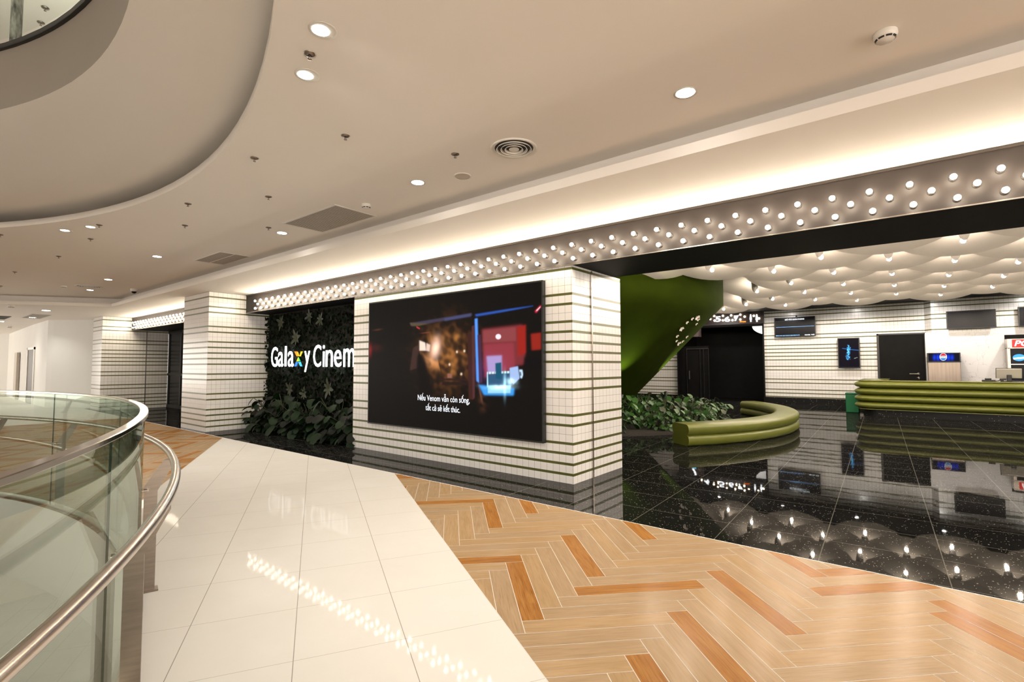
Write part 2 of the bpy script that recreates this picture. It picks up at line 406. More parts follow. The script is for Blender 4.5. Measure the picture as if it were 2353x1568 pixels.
# herringbone
AX = (cos(radians(-44.5)), sin(radians(-44.5))); BX = (-AX[1], AX[0])
P0 = (-.627, 2.976)
w_, L_ = .145, .945
def hb(x, y): return (P0[0]+x*AX[0]+y*BX[0], P0[1]+x*AX[1]+y*BX[1])
bo = MB()
rb = random.Random(12)
for rr in range(-26, 30):
    for k in range(-120, 120):
        for typ in (0, 1):
            ox = -w_*k+L_*rr; oy = w_*k+L_*rr; g = .0022
            if typ == 0: r0 = (ox-L_+g, ox-g, oy+g, oy+w_-g)
            else: r0 = (ox-w_+g, ox-g, oy+w_+g, oy+w_+L_-g)
            poly = [hb(r0[0], r0[2]), hb(r0[1], r0[2]), hb(r0[1], r0[3]), hb(r0[0], r0[3])]
            cx, cy = hb((r0[0]+r0[1])/2, (r0[2]+r0[3])/2)
            if not (-20 < cx < 8.5 and -8 < cy < 5.6): continue
            if (cx-OC[0])**2+(cy-OC[1])**2 < (R_EDGE-.8)**2: continue
            tone = rb.random(); mi = 2 if tone < .26 else (1 if tone < .6 else 0)
            uo = rb.random()*40; vo_ = rb.random()*40
            n = cx*NV[0]+cy*NV[1]
            side = [(NV[0], NV[1], -1.128)] if n > 0 else [(-NV[0], -NV[1], -1.908), (1, 0, 19.2)]
            q = clip(poly, (0, -1, 4.818))
            for h in side:
                if len(q) >= 3: q = clip(q, h)
            if len(q) < 3: continue
            for q2 in clip_void(q):
                uvs = []
                for x, y in q2:
                    a_ = (x-P0[0])*AX[0]+(y-P0[1])*AX[1]; c_ = (x-P0[0])*BX[0]+(y-P0[1])*BX[1]
                    uvs.append((a_+uo, c_+vo_) if typ == 0 else (c_+uo, a_+vo_))
                bo.add([(x, y, 0) for x, y in q2], [tuple(range(len(q2)))], mi, False, [uvs])
bo.build('floor', [M['wood_a'], M['wood_b'], M['wood_c']], kind='structure')
# slab edge round the void and the floor of the level below
b = MB(); b.lathe([(R_EDGE, 0), (R_EDGE, -.9), (R_EDGE+.5, -.9)], 96, (OC[0], OC[1], 0)); b.build('trim_slab_edge', M['plaster_w'], kind='structure')
b = MB(); b.quad((-20, -20, -5), (8, -20, -5), (8, 6, -5), (-20, 6, -5)); b.build('floor', M['cream'], kind='structure')

# ---- ceilings
def ceiling_ring(b, c, r, rect, z, n=120, mi=0):
    x0, x1, y0, y1 = rect; A = []; O = []
    for i in range(n):
        a = 2*pi*i/n; d = (cos(a), sin(a))
        t = min([(x1-c[0])/d[0] if d[0] > 1e-9 else 1e9, (x0-c[0])/d[0] if d[0] < -1e-9 else 1e9,
                 (y1-c[1])/d[1] if d[1] > 1e-9 else 1e9, (y0-c[1])/d[1] if d[1] < -1e-9 else 1e9])
        A.append((c[0]+r*d[0], c[1]+r*d[1], z)); O.append((c[0]+t*d[0], c[1]+t*d[1], z))
    for x, y in ((x0, y0), (x1, y0), (x1, y1), (x0, y1)):
        a = atan2(y-c[1], x-c[0]) % (2*pi); i = int(a/(2*pi)*n)
        b.add([O[i % n], (x, y, z), O[(i+1) % n]], [(0, 1, 2)], mi)
    for i in range(n):
        j = (i+1) % n; b.add([A[i], A[j], O[j], O[i]], [(0, 1, 2, 3)], mi)
b = MB(); ceiling_ring(b, AC, R_A, (-24, 9, -18, 4.62), ZC); b.build('ceiling', M['plaster'], kind='structure')
# raised lip of the ceiling opening, trough behind it and the higher soffit of the upper gallery
b = MB(); b.lathe([(R_A, ZC), (R_A, ZC+.085), (R_A+.02, ZC+.085), (R_A+.02, ZC+.01)], 160, (*AC, 0)); b.build('trim_ceiling_lip', M['plaster'], kind='structure')
b = MB()
# upper soffit with round opening B
n = 160
for i in range(n):
    a, a2 = 2*pi*i/n, 2*pi*(i+1)/n
    p = [(BC[0]+R_B*cos(q), BC[1]+R_B*sin(q), ZU) for q in (a, a2)]
    o = [(AC[0]+(R_A+.75)*cos(q), AC[1]+(R_A+.75)*sin(q), ZU) for q in (a2, a)]
    b.add(p+o, [(0, 1, 2, 3)])
b.lathe([(R_A+.75, ZU), (R_A+.75, ZC)], 160, (*AC, 0))
b.build('ceiling_upper_soffit', M['plaster'], kind='structure')
b = MB(); b.lathe([(R_B, ZU), (R_B, ZU2)], 160, (*BC, 0)); b.build('trim_upper_slab_edge', mat_noisy('taupe_fascia', (.36, .315, .265), (.34, .295, .25), .8, .85), kind='structure')  # darker tone than the soffit plaster
ceiling_ring(FLOOR_BASE, OC, R_EDGE, (-30, 9, -19, 4.8195), -.0006); FLOOR_BASE.build('floor', M['grout'], kind='structure')
# shopfront soffit with its unlit cove
b = MB(); b.quad((-24.6, 4.36, ZS), (9, 4.36, ZS), (9, 7.1, ZS), (-24.6, 7.1, ZS)); b.build('ceiling_soffit', M['plaster'], kind='structure')
b = MB()
b.box(-19.34, 9, 4.34, 4.36, ZS, 3.55); b.box(-19.7, 9, 4.36, 4.62, ZS+.004, ZS+.015); b.box(-19.9, 9, 4.60, 4.62, ZS+.008, ZC)
b.build('trim_cove', M['plaster'], kind='structure')
p0 = Vector((-19.31, 4.36)); p1 = Vector((-22.9, -.75)); d = (p1-p0).normalized(); nn_ = Vector((-d.y, d.x)) if Vector((-d.y, d.x)).x < 0 else Vector((d.y, -d.x))
b = MB()
def slab(b, p, q, off0, off1, z0, z1):
    a = p+nn_*off0; c = q+nn_*off0; e = q+nn_*off1; g = p+nn_*off1
    v = [(a.x, a.y, z0), (c.x, c.y, z0), (e.x, e.y, z0), (g.x, g.y, z0), (a.x, a.y, z1), (c.x, c.y, z1), (e.x, e.y, z1), (g.x, g.y, z1)]
    b.add(v, [(0, 3, 2, 1), (4, 5, 6, 7), (0, 1, 5, 4), (1, 2, 6, 5), (2, 3, 7, 6), (3, 0, 4, 7)])
slab(b, p0, p1, 0, .02, ZS, 3.55); slab(b, p0, p1, .02, .30, ZS+.006, ZS+.015); slab(b, p0-d*.5, p1, .28, .30, ZS+.008, ZC)
b.build('trim_cove_left', M['plaster'], kind='structure')
b = MB(); b.add([(-19.31, 4.36, ZS+.001), (-24.6, 7.1, ZS+.001), (-45, 7.1, ZS+.001), (-45, -9, ZS+.001), (-28.8, -9, ZS+.001)], [(0, 1, 2, 3, 4)]); b.build('ceiling_soffit_left', M['plaster'], kind='structure')
# upper level ceiling seen through the opening, unseen upper and far walls added against outside light
b = MB(); b.quad((-26, -19, 8.1), (10, -19, 8.1), (10, 12, 8.1), (-26, 12, 8.1)); b.build('ceiling_upper_gallery', M['plaster'], kind='structure')
b = MB()
for (xa, ya), (xb, yb) in zip(((-26, -19), (-26, 12), (10, 12), (10, -19)), ((-26, 12), (10, 12), (10, -19), (-26, -19))): b.quad((xa, ya, ZS+.9), (xb, yb, ZS+.9), (xb, yb, 8.1), (xa, ya, 8.1))
b.build('wall_upper_unseen', M['plaster'], kind='structure')
b = MB(); b.quad((-30, -18.5, -5), (3, -18.5, -5), (3, -18.5, 4.2), (-30, -18.5, 4.2)); b.build('wall_far_side', M['plaster'], kind='structure')
b = MB(); b.quad((-20, 6, -5), (8, 6, -5), (8, 6, -.9), (-20, 6, -.9)); b.quad((-20, -20, -5), (-20, 6, -5), (-20, 6, -.9), (-20, -20, -.9)); b.quad((8, -20, -5), (8, 6, -5), (8, 6, -.9), (8, -20, -.9)); b.build('wall_lower_level', M['plaster'], kind='structure')

# ---- tile walls
PAT = [1, 1, 1, 1, 2, 1, 3, 1, 2]
def tile_wall(name, pts, z1, z0=0, sc=1.0, closed=False, zoff=0, kind='structure', parent=None):
    """striped tile wall along a plan polyline; rows and olive strips from the floor up"""
    T, SH = .106*sc, .0325*sc; b = MB(); rows = []; z = zoff; i = 0; v = 0
    while z < z1:
        for _ in range(PAT[i % len(PAT)]):
            rows.append((z, z+T, 0, v)); z += T; v += 1
        rows.append((z, z+SH, 1, v)); z += SH; i += 1
    u = 0
    for (xa, ya), (xb, yb) in zip(pts[:-1], pts[1:]):
        l = sqrt((xb-xa)**2+(yb-ya)**2); du = l/T
        for (za, zb, mi, v) in rows:
            a, c = max(za, z0), min(zb, z1)
            if c-a < 1e-4: continue
            va, vc = v+(a-za)/(zb-za), v+(c-za)/(zb-za)
            b.quad((xa, ya, a), (xb, yb, a), (xb, yb, c), (xa, ya, c), mi, [(u, va), (u+du, va), (u+du, vc), (u, vc)])
        u += du
        u = round(u) if abs(u-round(u)) < .4 else u
    return b.build(name, [M['tile'], M['stripe']], kind=kind, parent=parent)
tile_wall('wall_screen', [(XL, 7.3), (XL, YF), (XR, YF), (XR, 7.07), (XR, 7.3)], ZB)
XA0, XA1 = -15.12, -13.50
tile_wall('wall_left_pillar', [(XA0, 7.3), (XA0, 4.95), (XA1, 4.95), (XA1, 6.75)], ZS)
XB0, XB1 = -24.4, -23.12
tile_wall('wall_far_left_pillar', [(XB0, 7.2), (XB0, 4.95), (XB1, 4.95), (XB1, 7.05)], ZS)
# backs of the walls so that nothing is open from the side
b = MB(); b.box(XL+.01, XR-.01, YF+.01, 7.28, .001, ZB-.001); b.build('wall_screen_core', M['dark'], kind='structure')
b = MB(); b.box(XA0+.01, XA1-.01, 4.96, 7.2, .001, ZS-.001); b.build('wall_left_pillar_core', M['dark'], kind='structure')
# aluminium joint strips
for nm, x, y, z1_ in (('trim_joint_strip', XR+.006, 6.365, 2.97), ('trim_joint_strip', XB1+.006, 6.32, 2.97)):
    b = MB(); b.box(x-.006, x+.012, y-.014, y+.014, 0, z1_); b.build(nm, M['steel'], kind='structure')

# ---- beams and the bulb signs
b = MB(); b.box(XA1+.005, 9, YF+.02, 7.08, ZB, ZS-.002); b.box(XA1+.005, 9, 7.081, 7.3, ZB+.04, 4.24); b.build('trim_black_beam', M['dark'], kind='structure')
b = MB(); b.box(XB1+.005, XA0-.005, YF+.02, 7.0, ZB, ZS-.002); b.build('trim_black_beam_left', M['dark'], kind='structure')
def bulb_mesh():
    b = MB(); pr_ = []
    for k in range(9):
        a = -pi/2+pi*k/8*0.86; pr_.append((max(.0005, .0255*cos(a)), .0255*sin(a)))
    xf = Matrix.Rotation(radians(90), 4, 'X')          # axis towards -Y
    b.xf = Matrix.Translation((0, -.062, 0)) @ Matrix.Rotation(radians(-90), 4, 'X')
    b.lathe(pr_, 12, (0, 0, 0), 0)
    b.xf = Matrix.Rotation(radians(90), 4, 'X')
    b.lathe([(.030, 0), (.030, .008), (.021, .012), (.0175, .045)], 12, (0, 0, 0), 1)
    return b
def bulb_sign(x0, x1, label, first, cols, off):
    s = empty('bulb_sign', (x0, YF-.02, ZB), 0, label, 'sign')
    inv = Matrix.Translation((-x0, -(YF-.02), -ZB))
    b = MB(inv); b.box(x0, x1, YF-.02, YF+.015, ZB, ZS-.028); b.build('fascia_panel', M['sign_panel'], s)
    b = MB(inv); b.box(x0, x1, YF-.032, YF+.015, ZS-.028, ZS-.004); b.build('top_trim', M['sign_trim'], s)
    b = MB(inv); b.box(x0, x1, YF-.028, YF-.02, ZB-.006, ZB+.006); b.build('bottom_trim', M['steel'], s)
    pos = []
    for row, (z, o) in enumerate(((3.245, 0), (3.155, .15), (3.055, .02))):
        for k in range(cols):
            x = first+off+o+.30*k
            if x < x1-.03: pos.append((x, z))
    pos.sort(key=lambda p: -p[0]); bm_ = bulb_mesh()
    base = None
    for i, (x, z) in enumerate(pos[:98]):
        if base is None: base = bm_.build('light_bulb', [M['bulb'], M['socket']], s); o = base
        else: o = base.copy(); COL.objects.link(o)
        o.parent = s; o.location = (x-x0, 0, z-ZB)
    rest = pos[98:]
    if rest:
        b = MB()
        for x, z in rest:
            q = [(vx+x-x0, vy, vz+z-ZB) for vx, vy, vz in bm_.v]; k = len(b.v); b.v += q
            b.f += [[k+i for i in f] for f in bm_.f]; b.m += bm_.m; b.sm += bm_.sm
        b.build('light_bulb_run', [M['bulb'], M['socket']], s, kind='stuff')
    return s
bulb_sign(XA1+.01, 4.2, 'long brown bulb sign over the cinema entrance, three staggered rows of lit bulbs', -12.855, 57, 0)
bulb_sign(XB1+.01, XA0-.01, 'short bulb sign over the far left bay, seen behind the striped pillar', -22.75, 26, 0)

# ---- recess behind the left bay: dark glazed doors
b = MB(); b.box(-23.2, XA0, 7.35, 7.45, 0, ZB+.3); b.box(-23.2, XA0, 7.0, 7.45, ZB, ZS); b.build('wall_left_bay', M['dark'], kind='structure')
gd = empty('glass_door', (-21.2, 7.0, 0), 0, 'dark framed glass doors at the back of the far left bay', 'door')
b = MB()
for x in np.arange(-22.9, -15.2, 1.28): b.box(x-.05+21.2, x+.05+21.2, 0, .08, 0, ZB)
b.box(-1.8, 6.0, 0, .08, 1.25, 1.33); b.box(-1.8, 6.0, 0, .08, ZB-.1, ZB); b.box(-1.8, 6.0, 0, .08, 0, .12)
b.build('door_frame', M['blackmetal'], gd)
b = MB(); b.box(-1.8, 6.0, .03, .045, .1, ZB-.1); b.build('door_glass', M['screen_black'], gd)
b = MB(); b.box(1.55, 1.58, -.06, 0, .95, 1.45); b.build('door_handle', M['steel2'], gd)

# ---- far left walls
Pa, Pb = at(113, 736, 'Z', ZS), at(216, 736, 'Z', ZS)
def wall2(name, pts, z0, z1, m_):
    b = MB()
    for (xa, ya), (xb, yb) in zip(pts[:-1], pts[1:]): b.quad((xa, ya, z0), (xb, yb, z0), (xb, yb, z1), (xa, ya, z1))
    return b.build(name, m_, kind='structure')
wall2('wall_left', [(XB0-.02, 5.9), (-26.55, 4.15), (-26.75, 4.02)], 0, ZS, M['plaster_w'])
wall2('wall_corridor', [(-26.75, 4.02), (-30.0, 4.05), (-39.6, 4.35)], 0, ZS, M['plaster_w'])
wall2('wall_corridor_end', [(-39.6, 4.35), (-42.6, 1.0)], 0, ZS, M['plaster_w'])
wall2('wall_corridor_end', [(-39.6, 4.36), (-39.6, 6)], 0, ZS, M['plaster_w'])
b = MB(); q0, q1 = at(64, 900, 'Y', 4.07), at(78, 900, 'Y', 4.07)
dr = empty('corridor_door', (q0[0], 4.08, 0), 0, 'narrow open door in the white corridor wall, far left', 'door')
b.box(0, q1[0]-q0[0], -.05, .0, 0, 2.35); b.build('door_leaf', mat('dark_oak_door', (.06, .045, .035), .5), dr)
b = MB(); b.box(-.12, 0, -.08, 0, 0, 2.45); b.box(q1[0]-q0[0], q1[0]-q0[0]+.12, -.08, 0, 0, 2.45); b.box(-.12, q1[0]-q0[0]+.12, -.08, 0, 2.35, 2.45); b.build('door_frame', M['whiteplastic'], dr)
q0, q1 = at(34, 900, 'Y', 4.12), at(39.5, 900, 'Y', 4.12)
b = MB(); b.box(q0[0], q1[0], 4.05, 4.16, 0, 2.3); b.build('service_panel', M['greyplastic'], label='tall grey service panel on the white corridor wall, left of the narrow door', cat='panel')

# ---- the big screen
sx0, sx1, sz0, sz1 = -8.115, -4.045, .515, 2.815
sc = empty('led_screen', (sx0, YF-.07, sz0), 0, 'large video screen on the striped tile wall showing a dark film scene with subtitles', 'screen')
b = MB(); b.box(0, sx1-sx0, .006, .07, 0, sz1-sz0, 0, .004); b.build('housing', M['blackmetal'], sc)
b = MB(); fwid = .022
b.box(0, sx1-sx0, -.004, .006, 0, fwid); b.box(0, sx1-sx0, -.004, .006, sz1-sz0-fwid, sz1-sz0)
b.box(0, fwid, -.004, .006, fwid, sz1-sz0-fwid); b.box(sx1-sx0-fwid, sx1-sx0, -.004, .006, fwid, sz1-sz0-fwid)
b.build('bezel', M['blackmetal'], sc)
def paint(PX, PY):
    """film still: dark room, sparks at left, red room and blue-lit case at right; PX,PY arrays"""
    C = np.zeros(PX.shape+(3,)); C[:] = (.0062, .0048, .0040)
    nse = np.zeros(PX.shape)
    r_ = np.random.default_rng(3)
    for _ in range(60):
        kx, ky, ph = r_.normal(0, .16), r_.normal(0, .16), r_.random()*6.28
        nse += np.sin(PX*kx+PY*ky+ph)
    nse = np.clip(.5+nse/16, 0, 1)
    def gau(x, y, sx, sy, ang=0):
        c, s_ = cos(ang), sin(ang); dx, dy = PX-x, PY-y
        return np.exp(-((dx*c+dy*s_)/sx)**2-((-dx*s_+dy*c)/sy)**2)
    def soft(v, e): return 1/(1+np.exp(-np.clip(v/e, -40, 40)))
    def polyg(pts, e=1.2):
        m = np.ones(PX.shape); n = len(pts); ar = sum(pts[i][0]*pts[(i+1) % n][1]-pts[(i+1) % n][0]*pts[i][1] for i in range(n))
        sg = 1 if ar > 0 else -1
        for i in range(n):
            (x0, y0), (x1, y1) = pts[i], pts[(i+1) % n]; l = sqrt((x1-x0)**2+(y1-y0)**2)
            m = m*soft(sg*((x1-x0)*(PY-y0)-(y1-y0)*(PX-x0))/l, e*.5)
        return m
    def over(mask, col):
        for k in range(3): C[..., k] = C[..., k]*(1-mask)+col[k]*mask
    def addc(mask, col):
        for k in range(3): C[..., k] += mask*col[k]
    # left smoky group
    addc(gau(1030, 815, 52, 60)*(.25+nse**2*1.6), (.13, .045, .010))
    for x, y, sx_, sy_, k in ((1022, 800, 13, 28, .5), (1050, 775, 7, 12, .8), (1035, 850, 6, 35, .45), (1000, 780, 12, 16, .7), (1064, 820, 6, 18, .25), (1045, 840, 5, 20, .3)):
        addc(gau(x, y, sx_, sy_)*(.3+nse), (.42*k, .17*k, .04*k))
    addc(gau(1001, 800, 9, 20, .15), (1.1, .75, .6)); addc(gau(993, 812, 10, 26, .5), (.3, .13, .05))
    over(polyg([(964, 783), (977, 788), (979, 806), (964, 806)]), (.95, .75, .62)); over(polyg([(980, 789), (989, 793), (987, 808), (979, 806)]), (.85, .62, .5))
    for i in range(26):
        a = 1.15+i*.012; x = 968+i*1.6
        addc(gau(x, 824+i*.6, 1.0, 13, -.22)*(.35+.65*nse), (.36, .15, .05))
    over(polyg([(949, 800), (962, 793), (962, 846), (942, 851)])*.6, (.075, .035, .03))
    over(polyg([(958, 818), (966, 811), (977, 815), (981, 838), (993, 868), (1002, 905), (965, 905), (957, 860)], 3), (.006, .004, .004))
    over(gau(1036, 800, 5, 55)*.0, (0, 0, 0))
    for x, y in ((1033, 838), (1050, 809), (1067, 807), (1060, 860)): addc(gau(x, y, 2.0, 2.6), (1., .75, .5))
    over(polyg([(1028, 859), (1039, 859), (1038, 869), (1028, 869)]), (.30, .12, .08)); over(polyg([(1012, 870), (1074, 871), (1074, 875), (1012, 874)]), (.03, .012, .01))
    over(polyg([(1016, 878), (1075, 878), (1075, 886), (1016, 885)]), (.022, .010, .008))
    # pillar strips
    over(polyg([(1074, 766), (1084, 762), (1088, 918), (1077, 918)]), (.05, .016, .012)); over(polyg([(1084, 750), (1090, 748), (1091, 915), (1086, 918)]), (.09, .03, .03))
    over(polyg([(1091, 733), (1097, 732), (1101, 880), (1095, 876)]), (.10, .33, .95))
    over(polyg([(1097, 770), (1105, 770), (1108, 880), (1101, 880)]), (.06, .025, .06))
    # red room
    over(polyg([(1107, 757), (1200, 746), (1208, 800), (1205, 838), (1112, 850)], 3), (.20, .030, .035))
    over(polyg([(1110, 760), (1185, 752), (1186, 784), (1110, 788)], 2), (.27, .055, .06)); over(polyg([(1112, 792), (1180, 788), (1184, 848), (1114, 868)], 3), (.30, .04, .055))
    over(polyg([(1188, 752), (1208, 747), (1208, 812), (1190, 820)], 2), (.34, .018, .012)); over(polyg([(1220, 768), (1243, 765), (1243, 803), (1222, 805)], 2), (.30, .02, .012))
    addc(gau(1130, 850, 30, 30), (.04, .015, .07))
    over(polyg([(1118, 819), (1153, 817), (1153, 855), (1121, 857)], 2), (.42, .32, .62)); over(soft(1-((PX-1145)/6.2)**2-((PY-774)/6)**2, .12), (1.1, .85, .95))
    over(polyg([(1154, 822), (1166, 816), (1205, 820), (1207, 803), (1246, 795), (1246, 860), (1192, 846), (1160, 842)], 3), (.006, .004, .005))
    # blue case and table
    over(polyg([(1100, 885), (1182, 893), (1180, 909), (1112, 908)], 2), (.05, .34, .85)); over(polyg([(1119, 860), (1175, 858), (1172, 905), (1121, 904)], 2), (.03, .10, .2))
    over(polyg([(1120, 886), (1174, 886), (1173, 904), (1121, 904)]), (.35, .72, .95))
    over(polyg([(1119, 858), (1121, 858), (1122, 890), (1119, 890)], .6), (.5, .85, 1)); over(polyg([(1119, 855), (1172, 853), (1172, 858), (1119, 860)], .6)*(.4+.6*(np.sin(PX*.9) > 0)), (.6, .9, 1))
    over(polyg([(1138, 835), (1152, 833), (1153, 873), (1139, 870)], 1), (.01, .09, .16)); over(polyg([(1171, 846), (1190, 842), (1194, 870), (1180, 884), (1172, 872)], 1), (.38, .52, .85))
    addc(gau(1160, 885, 3, 22), (.4, .75, .9)); addc(gau(1172, 878, 11, 7)*(.5+nse), (.6, .9, 1)); addc(gau(1145, 890, 26, 5)*nse, (.6, .85, 1.))
    over(polyg([(1193, 850), (1200, 850), (1202, 862), (1199, 870), (1196, 869)], 1), (.6, .8, 1)); over(polyg([(1194, 855), (1197, 855), (1198, 864), (1195, 864)], 1), (.01, .03, .08))
    # ceiling rails
    over(polyg([(942, 743), (1084, 720), (1084, 726), (946, 750)], 1.5), (.055, .045, .075)); over(polyg([(1020, 732), (1082, 721), (1082, 727), (1022, 738)], 1.5)*.7, (.07, .08, .2))
    over(polyg([(1092, 723), (1175, 709), (1225, 703), (1225, 706), (1176, 714), (1095, 731)], 1.5), (.03, .10, .45)); over(polyg([(942, 742), (985, 744), (960, 750), (944, 749)], 1)*.8, (.11, .08, .035))
    over(polyg([(1229, 716), (1242, 702), (1244, 704), (1232, 719)], 1.6), (.9, .03, .09)); over(polyg([(1232, 714), (1241, 705), (1242, 706), (1234, 715)], .7), (1, .8, .9))
    over(polyg([(957, 750), (965, 755), (964, 757), (957, 753)], .8), (.6, .05, .05)); addc(gau(978, 765, 10, 1.3, -.1), (.16, .03, .015))
    addc(gau(850, 805, 4, 13), (.22, .01, .012)); addc(gau(862, 800, 14, 8), (.035, .004, .004)); addc(gau(868, 758, 9, 2, -.15), (.07, .02, .008))
    addc(gau(1110, 920, 8, 20)*nse, (.10, .035, .015)); addc(gau(1104, 905, 2, 18, -.2), (.12, .05, .03))
    vg = soft(PY-(918-.0*PX), 5)
    addc(gau(1243, 800, 3, 60)*.0, (0, 0, 0))
    return np.clip(C, 0, 3)
def picture_plane(name, x0, x1, z0, z1, y, nx, nz, fn, parent, inv, m_=None):
    X = np.linspace(x0, x1, nx+1); Z = np.linspace(z0, z1, nz+1)
    XX, ZZ = np.meshgrid(X, Z); PT = np.stack([XX, np.full_like(XX, y), ZZ], -1)-CP
    dd = PT@fw; PX = W/2+F*(PT@R2)/dd; PY = H/2-F*(PT@U2)/dd
    C = fn(PX, PY)
    me = bpy.data.meshes.new(name)
    vs = [(float(a-inv[0]), float(y-inv[1]), float(c-inv[2])) for a, c in zip(XX.ravel(), ZZ.ravel())]
    k = nx+1
    me.from_pydata(vs, [], [(j*k+i, j*k+i+1, (j+1)*k+i+1, (j+1)*k+i) for j in range(nz) for i in range(nx)])
    ca = me.color_attributes.new('picture', 'FLOAT_COLOR', 'POINT')
    ca.data.foreach_set('color', np.concatenate([C.reshape(-1, 3), np.ones((C.size//3, 1))], 1).ravel())
    me.materials.append(m_ or M['led']); o = bpy.data.objects.new(name, me); COL.objects.link(o); o.parent = parent
    return o
picture_plane('picture', sx0+.022, sx1-.022, sz0+.022, sz1-.022, YF-.071, 460, 260, paint, sc, (sx0, YF-.07, sz0))
# text helper
def text_mesh(name, body, m_, ext=0.0, parent=None, bold=0.0):
    c = bpy.data.curves.new(name, 'FONT'); c.body = body; c.size = 1; c.extrude = ext; c.offset = bold; c.resolution_u = 4
    o = bpy.data.objects.new('tmp', c); COL.objects.link(o); bpy.context.view_layer.update()
    me = bpy.data.meshes.new_from_object(o.evaluated_get(bpy.context.evaluated_depsgraph_get()))
    bpy.data.objects.remove(o); me.name = name; me.materials.clear(); me.materials.append(m_)
    return me
def place_text(name, body, m_, x0, x1, z0, z1, y, parent, inv, ext=.0, bold=0., shear=0):
    """text facing -Y, fitted to the rectangle x0..x1, z0..z1 on plane y"""
    me = text_mesh(name, body, m_, 0, bold=bold)
    n = len(me.vertices)
    if n == 0: return None
    co = np.empty(n*3); me.vertices.foreach_get('co', co); co = co.reshape(-1, 3)
    lo, hi = co.min(0), co.max(0)
    ux = (co[:, 0]-lo[0])/(hi[0]-lo[0]); uz = (co[:, 1]-lo[1])/(hi[1]-lo[1])
    nx_ = x0+ux*(x1-x0)+shear*uz*(z1-z0); nz_ = z0+uz*(z1-z0)
    out = np.stack([nx_-inv[0], np.full(n, y-inv[1]), nz_-inv[2]], 1)
    me.vertices.foreach_set('co', out.ravel()); me.update()
    if ext > 0:
        bm = bmesh.new(); bm.from_mesh(me)
        r = bmesh.ops.extrude_face_region(bm, geom=bm.faces[:])
        bmesh.ops.translate(bm, vec=(0, ext, 0), verts=[g for g in r['geom'] if isinstance(g, bmesh.types.BMVert)])
        bm.to_mesh(me); bm.free()
    o = bpy.data.objects.new(name, me); COL.objects.link(o); o.parent = parent
    return o
M['subtitle'] = mat('subtitle_white', (1, 1, 1), .5, emit=(.62, .72, .9), es=1.0)
yS = YF-.0745; iS = (sx0, YF-.07, sz0)
for body, xa, xb, yt, yb_ in (('Nếu Venom vẫn còn sống,', 960, 1079, 903, 925), ('tất cả sẽ kết thúc.', 978, 1057, 926, 944)):
    A_ = at(xa, yb_-1, 'Y', yS); B_ = at(xb, yb_+3, 'Y', yS); T_ = at(xa, yt, 'Y', yS)
    place_text('subtitle', body, M['subtitle'], A_[0], B_[0], A_[2], T_[2], yS, sc, iS, bold=.0)

# ---- living wall with the lit name
LW = 6.42
lw = empty('living_wall', (XA1, LW, 0), 0, 'dark green living wall of small leaves behind the glowing name sign', 'plant wall')
b = MB(Matrix.Translation((-XA1, -LW, 0))); b.box(XA1, XL+.6, LW+.02, LW+.2, 0, ZB); b.build('backing_board', M['soil'], lw)
def leaf_verts(L, Wd, fold=.15, droop=.2, n=5, heart=False):
    """leaf lying along +X, returns (verts, faces)"""
    vs = [(0, 0, 0)]; rows = []
    for i in range(1, n+1):
        t = i/n; wv = Wd*(sin(pi*min(1, t*.93+.04))**(.62 if heart else .8))*(1.0 if t < 1 else 0)
        x = L*t; z = -droop*L*t*t
        if i == n: vs.append((x, 0, z)); rows.append((len(vs)-1,))
        else:
            xb = x-(.12*L if heart and i == 1 else 0)
            vs += [(xb, -wv/2, z+fold*wv/2), (x, 0, z), (xb, wv/2, z+fold*wv/2)]; rows.append((len(vs)-3, len(vs)-2, len(vs)-1))
    fs = [(0, rows[0][0], rows[0][1]), (0, rows[0][1], rows[0][2])]
    for a, c in zip(rows[:-1], rows[1:]):
        if len(c) == 3: fs += [(a[0], c[0], c[1], a[1]), (a[1], c[1], c[2], a[2])]
        else: fs += [(a[0], c[0], a[1]), (a[1], c[0], a[2])]
    return vs, fs
rl = random.Random(5); leafset = [leaf_verts(1, .62, .2, .25, 4), leaf_verts(1, .42, .2, .3, 4), leaf_verts(1, .85, .15, .2, 4, True)]
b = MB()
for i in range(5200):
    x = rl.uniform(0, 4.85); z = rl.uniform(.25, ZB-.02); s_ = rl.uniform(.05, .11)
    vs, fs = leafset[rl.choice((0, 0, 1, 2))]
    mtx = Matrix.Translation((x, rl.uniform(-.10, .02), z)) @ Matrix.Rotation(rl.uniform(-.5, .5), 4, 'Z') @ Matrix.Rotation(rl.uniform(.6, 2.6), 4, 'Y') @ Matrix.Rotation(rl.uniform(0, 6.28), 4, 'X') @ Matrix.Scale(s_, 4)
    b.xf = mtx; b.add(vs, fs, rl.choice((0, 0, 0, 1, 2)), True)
b.build('foliage', [M['wall_leaf'], M['wall_leaf2'], M['wall_leaf3']], lw, kind='stuff')
